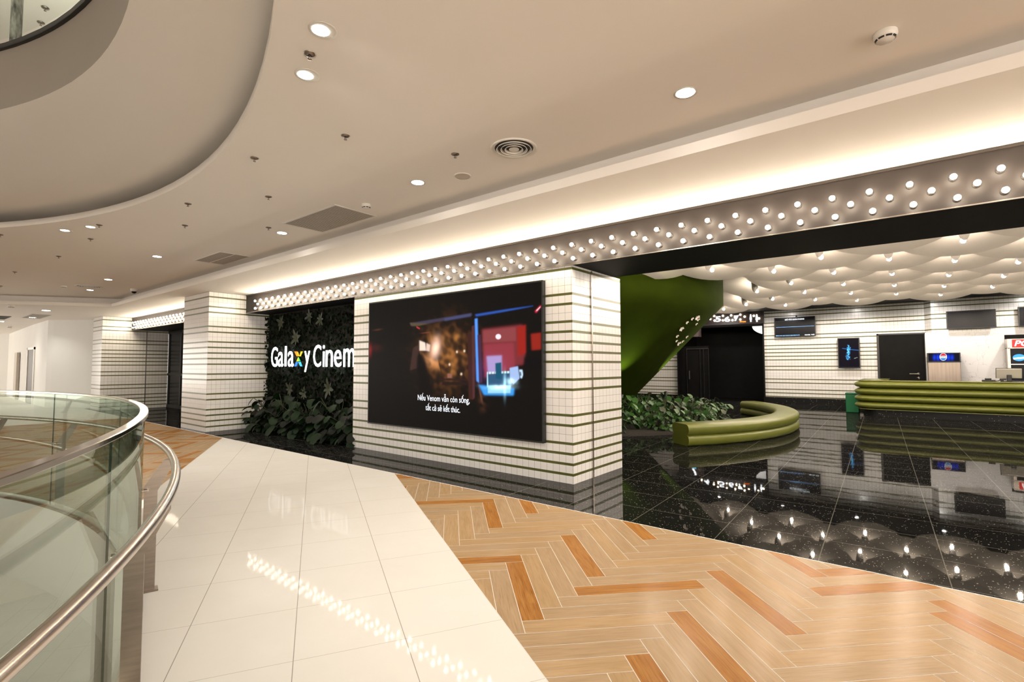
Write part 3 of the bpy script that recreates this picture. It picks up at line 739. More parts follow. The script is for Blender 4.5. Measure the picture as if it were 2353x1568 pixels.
# star-shaped variegated plants in the wall
def star_plant():
    b = MB(); vs, fs = leaf_verts(1, .36, .25, .15, 5)
    for k in range(7):
        b.xf = Matrix.Rotation(k*2*pi/7+.2, 4, 'Y') @ Matrix.Rotation(-.35, 4, 'Z') @ Matrix.Scale(.20 if k % 2 else .15, 4) @ Matrix.Rotation(pi/2, 4, 'X')
        b.add(vs, fs, 0, True)
    b.xf = None
    return b.build('star_leaf_plant', M['leaf4'])
sp0 = None
STAR = [(713, 728, 'at the top centre'), (648, 742, 'at the top left'), (683, 777, 'above the word Galaxy'), (700, 905, 'low in the centre'), (668, 894, 'low on the left'), (757, 893, 'low on the right'), (738, 735, 'at the top right of centre')]
for i, (x, y, wh) in enumerate(STAR):
    if sp0 is None: sp0 = star_plant(); o = sp0
    else: o = sp0.copy(); COL.objects.link(o)
    q = at(x, y, 'Y', LW-.10); o.location = q; o.rotation_euler = (0, i*.7, 0); o.scale = (1+.15*(i % 3),)*3
    tag(o, 'star-shaped yellow green plant in the dark living wall, '+wh, 'plant', 'star-shaped plants in the living wall')
# lit letters
gs = empty('name_sign', (XA1, LW-.2, 1.5), 0, 'glowing white letter sign Galaxy Cinema on the living wall', 'sign')
yG = LW-.19
def sign_word(chars, spans, y):
    for (ch, xa, xb, yt, yb_) in spans:
        c0_ = (xa+xb)/2; xa, xb = c0_+(xa-c0_)*.86, c0_+(xb-c0_)*.86
        A_ = at(xa, yb_, 'Y', y); B_ = at(xb, yb_, 'Y', y); T_ = at((xa+xb)/2, yt, 'Y', y); Bt = at((xa+xb)/2, yb_, 'Y', y)
        if ch == 'x': continue
        place_text('letter', ch, M['letter'], A_[0], B_[0], Bt[2], T_[2], y, gs, (XA1, LW-.2, 1.5), ext=.010, bold=.0)
sign_word('', [('G', 621.5, 638, 798, 843.5), ('a', 637.5, 651, 809, 843), ('l', 653.3, 657.8, 796, 842), ('a', 660, 675, 807.5, 843),
               ('y', 697.5, 712, 807, 855), ('C', 718, 738, 793, 843.5), ('i', 740.8, 745.2, 793.5, 843), ('n', 746.5, 765, 804.5, 843), ('e', 766, 785, 804.5, 843.5), ('m', 786.5, 816, 801, 843.5), ('a', 818, 836, 801, 844)], yG)
for k, (pts, c) in enumerate((([(676, 808), (683, 808), (686, 819), (681, 819)], (1, .28, .02)), ([(681, 813), (684, 809), (687.5, 819), (682.5, 819)], (1, .55, .02)), ([(688, 819), (691, 808), (695, 808), (690.5, 819)], (1, .6, .02)),
                              ([(685, 821), (687, 830), (681, 831)], (.75, .9, .02)), ([(685.5, 821), (690, 830), (687, 830.5)], (.02, .75, .15)), ([(680, 832), (684.5, 832), (681, 842), (676, 842.5)], (.02, .22, .95)), ([(685, 832), (690.5, 832), (694, 842.5), (689.5, 842)], (.05, .55, 1)))):
    mm = mat('lit_colour_letter', tuple(v*.3 for v in c), .5, emit=c, es=.75)
    P = [at(x, y, 'Y', yG) for x, y in pts]; n = len(P); b = MB(Matrix.Translation((-XA1, -(LW-.2), -1.5)))
    b.add(P+[(p[0], p[1]+.010, p[2]) for p in P], [tuple(range(n)), tuple(range(2*n-1, n-1, -1))]+[(i, i+n, (i+1) % n+n, (i+1) % n) for i in range(n)])
    b.build('letter_facet', mm, gs)

# ---- broad leaved plants
def broad_plant(name, seed, nl, h, mats, lsize):
    r = random.Random(seed); bl = MB(); bs = bl
    for k in range(nl):
        a = r.uniform(0, 6.28); hh = h*r.uniform(.12 if nl > 20 else .45, 1.0); rad = h*r.uniform(.15, .6)
        tip = Vector((rad*cos(a), rad*sin(a), hh)); pts = [Vector((0, 0, 0)), Vector((rad*.25*cos(a), rad*.25*sin(a), hh*.6)), tip]
        bl.xf = None; bs.tube(pts, [.007, .005, .004], 5, 2, True)
        s_ = lsize*r.uniform(.7, 1.2); vs, fs = leaf_verts(1, .78, .12, .22, 6, True)
        bl.xf = Matrix.Translation(tip) @ Matrix.Rotation(a+r.uniform(-.4, .4), 4, 'Z') @ Matrix.Rotation(r.uniform(.15, .9), 4, 'Y') @ Matrix.Rotation(r.uniform(-.4, .4), 4, 'X') @ Matrix.Scale(s_, 4)
        bl.add(vs, fs, 0 if r.random() < .65 else 1, True)
    bl.xf = None; bl.lathe([(.001, -.01), (.03, 0), (.001, .03)], 8, (0, 0, 0), 2)
    return bl.build(name, list(mats)+[M['leaf3']])
protos = [broad_plant('broad_leaf_plant', 20+i, 22, .46, [M['leaf2'], M['leaf']] if i < 2 else [M['leaf'], M['leaf3']], .13) for i in range(4)]
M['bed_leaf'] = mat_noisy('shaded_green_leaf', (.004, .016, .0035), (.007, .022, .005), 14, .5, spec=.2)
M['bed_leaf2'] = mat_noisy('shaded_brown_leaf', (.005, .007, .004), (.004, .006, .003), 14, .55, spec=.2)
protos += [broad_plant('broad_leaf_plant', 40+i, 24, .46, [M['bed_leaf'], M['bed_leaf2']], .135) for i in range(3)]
used = [False]*7
def put_plant(i, loc, rz, s, label, group):
    if not used[i]: o = protos[i]; used[i] = True
    else: o = copy_tree(protos[i])
    o.location = loc; o.rotation_euler.z = rz; o.scale = (s, s, s); tag(o, label, 'plant', group)
b = MB(); b.box(XA1+.01, XL+.5, 6.0, LW, 0.001, .02); b.build('planter_bed', M['soil'], label='low dark soil bed along the foot of the living wall', cat='planter')
rp = random.Random(9)
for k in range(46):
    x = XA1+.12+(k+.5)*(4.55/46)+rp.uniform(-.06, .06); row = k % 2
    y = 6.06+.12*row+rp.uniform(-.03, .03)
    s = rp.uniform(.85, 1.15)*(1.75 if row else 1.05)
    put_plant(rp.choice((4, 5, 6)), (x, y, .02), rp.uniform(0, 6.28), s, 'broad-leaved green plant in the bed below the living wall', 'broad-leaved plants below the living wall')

# ---- cinema lobby shell
b = MB(); b.box(-16, 9, 7.3, 24.4, 4.24, 4.35); b.box(-16, 9, 21.2, 24.4, 3.93, 4.23); b.build('ceiling_lobby', M['dark'], kind='structure')
kB = 20.4/18.35
tile_wall('wall_back', [(-4.98, YBK), (-.93, YBK)], 4.23, z0=.245, sc=1.115, zoff=-.02)
tile_wall('wall_back_above_door', [(-.93, YBK), (.44, YBK), (.62, YBK-.35), (9, YBK-.35)], 4.23, z0=2.76, sc=1.115, zoff=-.02)
tile_wall('wall_back_left', [(-16, YBK), (-8.62, YBK)], 4.23, z0=.2, sc=1.115, zoff=-.02)
b = MB(); b.box(-4.98, -.93, YBK-.02, YBK, 0, .245); b.box(-16, -8.62, YBK-.02, YBK, 0, .2); b.build('baseboard_back', M['plinth'], kind='structure')
b = MB(); b.quad((.62, YBK-.352, 0), (9, YBK-.352, 0), (9, YBK-.352, 2.76), (.62, YBK-.352, 2.76)); b.box(.43, .62, YBK-.36, YBK+.1, 0, 2.76); b.build('wall_right_marble', M['marble'], kind='structure')
b = MB(); b.quad((-16, 7.3, 0), (-16, 24, 0), (-16, 24, 4.1), (-16, 7.3, 4.3)); b.quad((9, 7.3, 0), (9, 24, 0), (9, 24, 4.1), (9, 7.3, 4.1)); b.build('wall_side', M['plaster_w'], kind='structure')
b = MB(); b.box(-16, XL, 7.25, 7.3, 0, 4.3); b.build('wall_lobby_front', M['dark'], kind='structure')
# black portal to the auditoria
b = MB(); b.box(-8.64, -8.58, YBK-.4, 26, 0, 4.24); b.box(-5.0, -4.95, YBK-.1, 26, 0, 4.24); b.box(-8.64, -4.95, 26, 26.1, 0, 4.24); b.box(-8.64, -4.95, YBK, 26, 3.33, 3.36); b.quad((-8.6, 23.8, .002), (-5, 23.8, .002), (-5, 26, .002), (-8.6, 26, .002)); b.build('wall_portal', M['dark'], kind='structure')
b = MB(); b.box(-8.6, -7.3, YBK-.05, YBK+.02, 0, 2.5); b.build('wall_portal_left', M['dark'], kind='structure')
dd_ = empty('auditorium_door', (-8.3, YBK-.1, 0), 0, 'black auditorium door left of the dark portal opening', 'door')
b = MB()
for x in (0, .62, .78, 1.0): b.box(x, x+.03, -.03, .04, 0, 2.35)
b.box(0, 1.03, -.03, .04, 2.35, 2.4); b.build('door_frame', M['blackmetal'], dd_)
b = MB(); b.box(.12, .16, -.08, -.03, .95, 1.35); b.build('door_handle', M['bluegrey'], dd_)
# header sign 4 5 6 7
hs = empty('auditorium_sign', (-8.0, YBK-.3, 3.4), 0, 'black header sign with white numbers and bulbs over the dark portal', 'sign')
iH = (-8.0, YBK-.3, 3.4)
hl = at(1598, 735, 'Y', YBK-.3)[0]; hr = at(1752.5, 735, 'Y', YBK-.3)[0]
b = MB(Matrix.Translation(tuple(-c for c in iH))); b.box(hl, hr, YBK-.3, YBK, 3.42, 4.02); b.build('panel', mat('dark_brown_sign_panel', (.03, .02, .02), .5), hs)
for ch, xa, xb, yt, yb_ in (('4', 1610, 1622, 731.5, 741), ('5', 1644, 1656, 727, 740), ('6', 1665, 1677, 727.5, 740), ('7', 1687, 1697, 725, 738)):
    A_ = at(xa, yb_, 'Y', YBK-.32); B_ = at(xb, yt, 'Y', YBK-.32)
    place_text('number', ch, M['letter'], A_[0], B_[0], A_[2], B_[2], YBK-.32, hs, iH, ext=.02, bold=.02)
for k, (x, y) in enumerate(((1605, 739), (1632, 733.5), (1641, 726.5), (1642, 737), (1661, 726), (1661, 736.5), (1680, 725), (1683, 736), (1689, 730), (1701, 734.5), (1701, 723.5), (1711, 728), (1732, 726), (1744, 732))):
    q = at(x, y, 'Y', YBK-.33); b = MB(); b.lathe([(.001, -.045), (.032, -.032), (.045, 0), (.032, .032), (.001, .045)], 10, (q[0]-iH[0], q[1]-iH[1], q[2]-iH[2]))
    if k == 0: b0 = None
    b.build('sign_bulb', mat('lit_sign_bulb', (1, 1, 1), .3, emit=(1, .85, .6), es=9) if k == 0 else bpy.data.materials['lit_sign_bulb'], hs)
def person_icon(x, y, dy, arms):
    q = at(x, y, 'Y', YBK-.325); sx = .085; b = MB()
    def c(px_, pz): return (q[0]-iH[0]+px_*sx, q[1]-iH[1], q[2]-iH[2]+pz*sx)
    b.lathe([(.001, .0), (.028, 0)], 10, (0, 0, 0)); b.v = [(c(0, 1.5)[0]+v[0], c(0, 0)[1]-.01, c(0, 1.5)[2]+v[1]) for v in b.v]
    b.add([c(-.35, 1.1), c(.35, 1.1), c(.5*arms, -.9), c(-.5*arms, -.9)], [(0, 1, 2, 3)])
    b.add([c(-.3, -.9), c(-.05, -.9), c(-.1, -2), c(-.35, -2)], [(0, 1, 2, 3)]); b.add([c(.05, -.9), c(.3, -.9), c(.35, -2), c(.1, -2)], [(0, 1, 2, 3)])
    b.build('pictogram', M['letter'], hs)
person_icon(1725, 731, 0, 1); person_icon(1739, 731, 0, 1.3)
b = MB()
for (x0_, x1_) in ((1700, 1705.5), (1706.5, 1714)):
    a_, c_ = at(x0_, 741, 'Y', YBK-.32), at(x1_, 738, 'Y', YBK-.32); b.box(a_[0]-iH[0], c_[0]-iH[0], -.03, -.02, a_[2]-iH[2], c_[2]-iH[2])
b.build('orange_display', mat('lit_orange_display', (.1, .02, 0), .4, emit=(1, .16, .01), es=1.6), hs)
# small side sign with pictograms
ss = empty('restroom_sign', at(1583, 775, 'Y', YBK-.5), 0, 'small black box sign with lit pictograms left of the portal', 'sign')
iS2 = ss.location[:]
a_, c_ = at(1578, 775, 'Y', YBK-.5), at(1604.5, 750, 'Y', YBK-.5)
b = MB(Matrix.Translation(tuple(-c for c in iS2))); b.box(a_[0], c_[0], YBK-.5, YBK-.1, a_[2], c_[2]); b.build('box', mat('grey_brown_sign_box', (.10, .07, .07), .5), ss)
a_, c_ = at(1584, 770, 'Y', YBK-.52), at(1593, 752, 'Y', YBK-.52)
b = MB(Matrix.Translation(tuple(-c for c in iS2))); b.box(a_[0], c_[0], YBK-.52, YBK-.505, a_[2], a_[2]+.1); b.build('blue_pictogram', mat('lit_blue_pictogram', (.1, .4, .6), .4, emit=(.25, .75, 1), es=1.5), ss)
b = MB(Matrix.Translation(tuple(-c for c in iS2))); b.add([(a_[0], YBK-.52, a_[2]+.12), (a_[0]+.1, YBK-.52, a_[2]+.1), (c_[0]+.02, YBK-.52, c_[2]), (c_[0]-.06, YBK-.52, c_[2]+.02)], [(0, 1, 2, 3)]); b.build('white_pictogram', M['letter'], ss)
# pale half disc hanging in the portal
q = at(1745, 745, 'Y', YBK+.3); b = MB(); n = 20
b.add([(0, 0, 0)]+[(.85*cos(pi+pi*i/n), 0, .42*sin(pi+pi*i/n)) for i in range(n+1)]+[(.0, .05, 0)]+[(.85*cos(pi+pi*i/n), .05, .42*sin(pi+pi*i/n)) for i in range(n+1)],
      [(0, i+1, i+2) for i in range(n)]+[(n+2, n+4+i, n+3+i) for i in range(n)]+[(i+1, n+3+i, n+4+i, i+2) for i in range(n)])
b.build('half_round_light', mat('lit_white_acrylic', (1, 1, 1), .4, emit=(1, .96, .92), es=1.0), label='white half-round light hanging in the top right corner of the dark portal', cat='lamp', loc=(q[0]+.55, q[1], 3.34))

# wall screens
def wall_tv(name, pa, pb, y, label, depth=.08):
    A_, B_ = at(*pa, 'Y', y), at(*pb, 'Y', y); x0, x1, z0, z1 = A_[0], B_[0], min(A_[2], B_[2]), max(A_[2], B_[2])
    t_ = empty(name, (x0, y, z0), 0, label, 'screen')
    b = MB(); b.box(0, x1-x0, 0, depth, 0, z1-z0, 0, .01); b.build('housing', M['blackmetal'], t_)
    b = MB(); b.box(.03, x1-x0-.03, -.006, 0, .03, z1-z0-.03); b.build('display', M['screen_black'], t_)
    b = MB(); b.box((x1-x0)/2-.15, (x1-x0)/2+.15, depth, depth+.1, (z1-z0)/2-.1, (z1-z0)/2+.1); b.build('wall_bracket', M['blackmetal'], t_)
    return t_, (x0, y, z0), (x0, x1, z0, z1)
t1, i1, r1 = wall_tv('schedule_screen', (1780, 775.5), (1873, 726), YBK-.2, 'black schedule screen with blue text lines on the back wall beside the portal')
cy_ = mat('lit_pale_text', (1, 1, 1), .5, emit=(.75, .9, 1), es=1.3); cb2 = mat('lit_blue_text', (.3, .6, 1), .5, emit=(.15, .45, 1), es=1.3)
x0, x1, z0, z1 = r1; w1, h1 = x1-x0, z1-z0
place_text('heading', 'GIỜ VÀO KHÁN PHÒNG', cy_, x0+.27*w1, x0+.74*w1, z0+.845*h1, z0+.925*h1, i1[1]-.008, t1, i1, bold=.01)
place_text('footer', 'KÍNH CHÚC QUÝ KHÁCH XEM PHIM VUI VẺ', cb2, x0+.04*w1, x0+.62*w1, z0+.05*h1, z0+.10*h1, i1[1]-.008, t1, i1, bold=.01)
place_text('footer', 'TIME HÔM', cy_, x0+.74*w1, x0+.87*w1, z0+.05*h1, z0+.10*h1, i1[1]-.008, t1, i1, bold=.01)
place_text('footer', '16:22', cy_, x0+.90*w1, x0+.97*w1, z0+.05*h1, z0+.10*h1, i1[1]-.008, t1, i1, bold=.01)
b = MB(); b.box(.04*w1, .97*w1, -.009, -.006, .5*h1, .508*h1); b.build('divider_line', cb2, t1)
b = MB(); b.box(.04*w1, .97*w1, -.009, -.006, .80*h1, .803*h1); b.build('divider_line', M['bluegrey'], t1)
b = MB(); b.lathe([(.03, 0), (.03, .05), (.001, .06)], 10, (w1*.55, .03, h1)); b.build('sensor', M['blackmetal'], t1)
t2, i2, r2 = wall_tv('poster_screen', (1926.5, 846), (1974.5, 776), YBK-.2, 'upright black poster screen with vertical glowing blue script on the back wall')
def paint2(PX, PY):
    C = np.zeros(PX.shape+(3,)); C[:] = (.006, .004, .010)
    r_ = np.random.default_rng(8)
    for k in range(90):
        y = r_.uniform(793, 828); x = 1949.5+r_.normal(0, 2.0)-(y-810)*.05; s1 = r_.uniform(.6, 1.5)
        g = np.exp(-((PX-x)/s1)**2-((PY-y)/r_.uniform(.6, 1.5))**2); C += g[..., None]*np.array((.07, .36, .75))*r_.uniform(.4, 1.3)
    for k in range(30):
        t = k/29; x = 1936+t*37; y = 801+1.5*sin(t*3)+t*t*4
        if 1945 < x < 1953: continue
        g = np.exp(-((PX-x)/1.0)**2-((PY-y)/.7)**2); C += g[..., None]*np.array((.02, .14, .45))
    for x, y in ((1966, 823), (1969, 822), (1964, 824)):
        g = np.exp(-((PX-x)/1.4)**2-((PY-y)/.6)**2); C += g[..., None]*np.array((.4, .5, .4))
    return np.clip(C, 0, 1.5)
picture_plane('picture', r2[0]+.03, r2[1]-.03, r2[2]+.03, r2[3]-.03, i2[1]-.008, 90, 140, paint2, t2, i2)
wall_tv('menu_screen', (2175.5, 757), (2288, 710), YBK-.6, 'wide switched-off menu screen above the drinks counter')
wall_tv('menu_screen', (2341, 751), (2400, 702), YBK-.6, 'switched-off menu screen cut by the right picture edge')
# door in the back wall
bd = empty('door_staff', (-.93, YBK-.06, 0), 0, 'black staff door in the tiled back wall behind the counter', 'door')
b = MB(); b.box(0, 1.34, 0, .05, 0, 2.74, 0, .005); b.build('door_leaf', M['dark'], bd)
b = MB(); b.box(-.07, 0, -.01, .08, 0, 2.79); b.box(1.34, 1.40, -.01, .08, 0, 2.79); b.box(-.07, 1.40, -.01, .08, 2.74, 2.79); b.build('door_frame', M['blackmetal'], bd)
b = MB(); b.lathe([(.001, -.02), (.05, -.02), (.05, 0)], 14, (0, 0, 0)); b.v = [(1.13+v[0], -.01+v[2], 1.27+v[1]) for v in b.v]; k_ = len(b.v); b.lathe([(.001, -.02), (.05, -.02), (.05, 0)], 14, (0, 0, 0)); b.v = b.v[:k_]+[(1.13+v[0], -.01+v[2], 1.12+v[1]) for v in b.v[k_:]]
b.box(.88, 1.13, -.06, -.04, 1.26, 1.285); b.build('door_handle', M['steel2'], bd)

# soda dispenser
q = at(2168, 880, 'Y', YBK-.9); ya = YBK-.95
a_, c_ = at(2132, 832, 'Y', ya), at(2207, 832, 'Y', ya); wS = c_[0]-a_[0]; zt, zm = at(2132, 811.5, 'Y', ya)[2], a_[2]
sd = empty('soda_dispenser', (a_[0], ya, 0), 0, 'steel soda dispenser with a blue lit header against the marble wall', 'drinks machine')
b = MB(); b.box(0, wS, 0, .5, 1.0, zm, 0, .01); b.box(0, wS, .02, .5, 0, 1.0); b.build('body', mat_noisy('satin_steel_front', (.42, .35, .30), (.32, .26, .22), 3, .35, 0, .7, (6, 1, .2)), sd)
b = MB(); b.box(-.01, wS+.01, -.02, .5, zm, zt, 0, .008); b.build('header', M['blackmetal'], sd)
b = MB(); b.box(-.02, wS+.02, -.04, .5, zm-.02, zm); b.build('header_rail', M['blackmetal'], sd)
def paint3(PX, PY):
    C = np.zeros(PX.shape+(3,)); C[:] = (.003, .004, .015)
    for dx in (20, 33):
        for s in (-1, 1):
            g = np.exp(-((PX-(2167.5+s*dx*.62))/3.2)**2-((PY-822)/6)**2); C += g[..., None]*np.array((.0, .04, .75))
    g = np.exp(-((PX-2167.5)/13)**2-((PY-822)/9)**2); C += g[..., None]*np.array((0, .02, .35))
    rr = np.sqrt((PX-2167.5)**2+(PY-820.5)**2); inn = rr < 8.6
    C[inn] = (.95, .95, .95)
    C[(rr < 7.6) & (PY < 818)] = (.8, .02, .06); C[(rr < 7.6) & (PY > 823.5)] = (.01, .25, .75)
    return C
picture_plane('header_picture', a_[0]+.02, c_[0]-.02, zm+.02, zt-.02, ya-.024, 150, 46, paint3, sd, (a_[0], ya, 0))
tA, tB = at(2161, 822.5, 'Y', ya-.03), at(2174, 819, 'Y', ya-.03)
place_text('header_text', 'PEPSI', M['blackmetal'], tA[0], tB[0], tA[2], tB[2], ya-.03, sd, (a_[0], ya, 0))
# popcorn warmer and fridge at right
a_ = at(2308, 770, 'Y', YBK-.4)
b = MB(); b.box(a_[0], 9, YBK-.362, YBK-.358, 0, a_[2]); b.build('wall_niche', M['dark'], kind='structure')
pcx = at(2313.5, 790, 'Y', YBK-.9)[0]
pc = empty('popcorn_cabinet', (pcx, YBK-.9, 0), 0, 'steel cabinet with a red popcorn header at the right picture edge', 'popcorn machine')
za, zb_ = at(2316, 779, 'Y', YBK-.9)[2], at(2316, 800, 'Y', YBK-.9)[2]
b = MB(); b.box(0, 1.9, 0, .45, zb_-.03, za, 0, .01); b.box(0, .07, 0, .45, 0, zb_); b.box(1.83, 1.9, 0, .45, 0, zb_); b.box(0, 1.9, 0, .45, 0, .3); b.build('frame', M['steel'], pc)
b = MB(); b.box(.12, 1.8, -.012, 0, zb_+.01, za-.03); b.build('red_header', mat('lit_red_header', (.6, .01, .01), .4, emit=(.75, .01, .01), es=.7), pc)
place_text('header_text', 'POPCORN', mat('lit_white_text', (1, 1, 1), .4, emit=(1, .95, .9), es=1), pcx+.17, pcx+1.45, zb_+.05, za-.06, YBK-.9-.02, pc, (pcx, YBK-.9, 0), bold=.02, shear=.25)
b = MB(); b.box(.07, 1.83, .03, .05, .3, zb_-.03); b.build('glass_front', M['screen_black'], pc)
b = MB(); 
for z_ in (1.05, 1.6): b.box(.07, 1.83, .0, .03, z_, z_+.025)
b.build('shelf', M['steel2'], pc)
for k, xx in enumerate((.12, .47, .9)):
    b = MB(); b.lathe([(.001, 0), (.15, 0)], 20, (0, 0, 0)); b.v = [(xx+.15+v[0], .015, 1.83+v[1]*.75) for v in b.v]; b.build('round_logo', mat('lit_blue_logo', (.02, .2, .7), .3, emit=(.01, .22, .9), es=.8) if k == 0 else bpy.data.materials['lit_blue_logo'], pc)
    b = MB(); b.add([(xx+.15-.13, .008, 1.82), (xx+.15+.13, .008, 1.85), (xx+.15+.13, .008, 1.80), (xx+.15-.13, .008, 1.775)], [(0, 1, 2, 3)]); b.build('logo_wave', M['letter'], pc)

# ---- concession counter with four rolls
def rolls(n, z0, z1, depth, r):
    pr_ = []; h = (z1-z0)/n
    for k in range(n):
        for i in range(9):
            a = -pi/2+pi*i/8; pr_.append((r*cos(a), z0+h*(k+.5)+h*.5*sin(a)))
    return pr_
Yc = 19.12; zt = 1.115
path = [(-1.22, 22.4), (-1.22, 19.7)]+[(-1.22+.32*(1-cos(a)), 19.7-.32*sin(a)) for a in np.linspace(.2, pi/2, 8)]+[(-.9+.5*i, 19.38) for i in range(1, 17)]
cn = empty('concession_counter', (-1.0, 19.4, 0), 0, 'long olive green concession counter with four rounded rolls', 'counter')
inv = Matrix.Translation((1.0, -19.4, 0))
prf = rolls(4, .235, zt-.02, .5, .25)
prf2 = [(-.02, .235)]+prf+[(-.02, zt-.02)]
path_r = path[::-1]
b = MB(inv); b.sweep(path, [(-o, z) for o, z in prf2][::-1] if False else prf2, 0); cr = b.build('roll_front', M['green_seat'], cn)
b = MB(inv); b.sweep(path, [(.13, zt-.02), (.13, zt), (-.62, zt), (-.62, zt-.02)], 0, True); b.build('worktop', M['counter_top'], cn)
b = MB(inv); b.sweep(path, [(.02, 0), (.02, .235), (-.5, .235), (-.5, 0)], 0, True, smooth=False); b.build('terrazzo_plinth', M['plinth'], cn)
b = MB(inv); b.sweep(path, [(.16, .215), (.16, .235), (-.4, .235), (-.4, .215)], 0, True, smooth=False); b.build('bottom_rail', M['counter_top'], cn)
b = MB(inv); b.sweep(path, [(-.5, .24), (-.5, zt-.02)], 0, smooth=False); b.build('back_panel', M['dark'], cn)
# things on the counter
q = at(2316, 876, 'Z', zt); q = (at(2316, 800, 'Y', 19.75)[0], 19.75, zt)
ps = empty('till_monitor', q, 0, 'tilted silver till monitor on the counter, seen from behind', 'monitor')
b = MB(Matrix.Translation((0, .05, .24)) @ Matrix.Rotation(.28, 4, 'X')); b.box(-.26, .26, -.02, .015, -.14, .14, 0, .012); b.build('screen_back', mat('silver_plastic', (.55, .52, .48), .35, .3), ps)
b = MB(Matrix.Translation((0, .05, .24)) @ Matrix.Rotation(.28, 4, 'X')); b.box(-.27, .27, .015, .035, -.15, .15, 0, .008); b.build('screen_front', M['blackmetal'], ps)
b = MB(); b.box(-.05, .05, .0, .08, .01, .2, 0, .01); b.box(-.14, .14, -.08, .16, 0, .02, 0, .008); b.build('stand', M['blackmetal'], ps)
q = (at(2268, 800, 'Y', 19.7)[0], 19.7, zt)
b = MB(); b.box(-.14, .14, -.08, .08, 0, .055, 0, .01); b.box(-.08, .06, -.05, .05, .055, .10, 0, .015); b.build('card_terminal', M['blackmetal'], label='small black card terminal on the counter left of the till monitor', cat='card reader', loc=q)
q = (at(2297, 800, 'Y', 19.6)[0], 19.6, zt)
b = MB(); b.tube([(-.16, 0, .012), (-.06, 0, .03), (0, 0, .07)], .012, 8); b.box(-.03, .10, -.04, .04, .05, .10, 0, .012); b.box(-.02, .05, -.03, .03, 0, .05); b.build('barcode_scanner', M['blackmetal'], label='black handheld scanner lying beside the till monitor base', cat='scanner', loc=q)
# green bin behind the counter's left end
q = at(1951, 950, 'Y', 20.6)
bn = MB(); bn.box(-.11, .26, -.2, .2, 0, .60, 0, .02); o = bn.build('waste_bin', mat('bright_green_plastic', (.0, .14, .045), .4), label='bright green plastic bin at the left end of the counter', cat='bin', loc=(q[0]+.04, 20.6, 0.001))
b = MB(); b.box(-.12, .27, -.21, .21, .60, .66, 0, .02); b.build('bin_lid', bpy.data.materials['bright_green_plastic'], o)

# ---- green cone, round planting bed and curved bench
CC = (-8.2, 13.65)
b = MB(); prc = []
for i in range(13):
    z = 3.32*i/12; prc.append((1.08+z*.955, z))
prc.append((4.255, 4.22))
b.lathe(prc, 96, (0, 0, 0)); b.lathe([(4.255, 4.22), (.01, 4.22)], 96, (0, 0, 0))
b.build('planted_cone', M['green_cone'], label='big moss green cone widening up to the ceiling behind the striped wall', cat='column', loc=(CC[0], CC[1], 0.001))
b = MB(); b.lathe([(1.2, .06), (4.4, .06), (4.45, 0)], 72, (0, 0, 0)); b.build('planter_bed', M['soil'], label='round dark soil bed around the foot of the green cone', cat='planter', loc=(CC[0], CC[1], .001))
for k in range(120):
    a = radians(rp.uniform(-72, 48)); r = sqrt(rp.uniform(1.9**2, 4.2**2))
    x, y = CC[0]+r*cos(a), CC[1]+r*sin(a)
    s = (1.55-.22*(r-2))*rp.uniform(.75, 1.15)
    put_plant(rp.choice((0, 1, 1, 0, 2, 3)), (x, y, .06), rp.uniform(0, 6.28), s, 'broad-leaved green plant in the round bed inside the curved bench', 'broad-leaved plants in the round bed')
# bench
bh = .425
pb = []
for k in range(2):
    h = bh/2*1.0; z0 = h*k
    for i in range(9):
        a = -pi/2+pi*i/8
        if k == 1 and i > 6: continue
        pb.append((.0+.085*cos(a), z0+h*.5+h*.5*sin(a)))
pb = pb+[(.03, bh-.012), (0.0, bh)]
inner = [(-.42-o, z) for o, z in pb][::-1]
prof = pb+inner
a0, a1 = -.665, .80
bpth = [(CC[0]+5.93*cos(a), CC[1]+5.93*sin(a)) for a in np.linspace(a0, a1, 60)]
bpth = [(x, y) for x, y in bpth]
bn = empty('curved_bench', (CC[0]+5.7, CC[1], 0), 0, 'curved olive green bench of two stacked rolls around the planting bed', 'bench')
inv = Matrix.Translation((-(CC[0]+5.7), -CC[1], .001))
b = MB(inv); b.sweep(bpth, prof, 0, True); b.build('seat_roll', M['green_seat'], bn)
for (ul, ur) in ((radians(-34), 'near'), (radians(14), 'far')):
    x, y = CC[0]+2.65*cos(ul), CC[1]+2.65*sin(ul)
    r = empty('garden_uplight', (x, y, .06), ul, 'small garden uplight hidden among the leaves, %s side of the green cone' % ur, 'lamp', 'uplights of the green cone')
    b = MB(); b.lathe([(.05, .68), (.05, .78), (.042, .78), (.04, .75), (.001, .75)], 14, (0, 0, 0)); b.tube([(0, 0, 0), (0, 0, .70)], .012, 8); b.build('housing', M['blackmetal'], r)
    l = bpy.data.lights.new('uplight_beam', 'SPOT'); l.energy = 170; l.color = (.9, 1, .35); l.spot_size = radians(64); l.spot_blend = 1; l.shadow_soft_size = .04
    o = bpy.data.objects.new('uplight_beam', l); COL.objects.link(o); o.parent = r; o.location = (0, 0, .80); o.rotation_euler = (0, radians(180+10), 0)
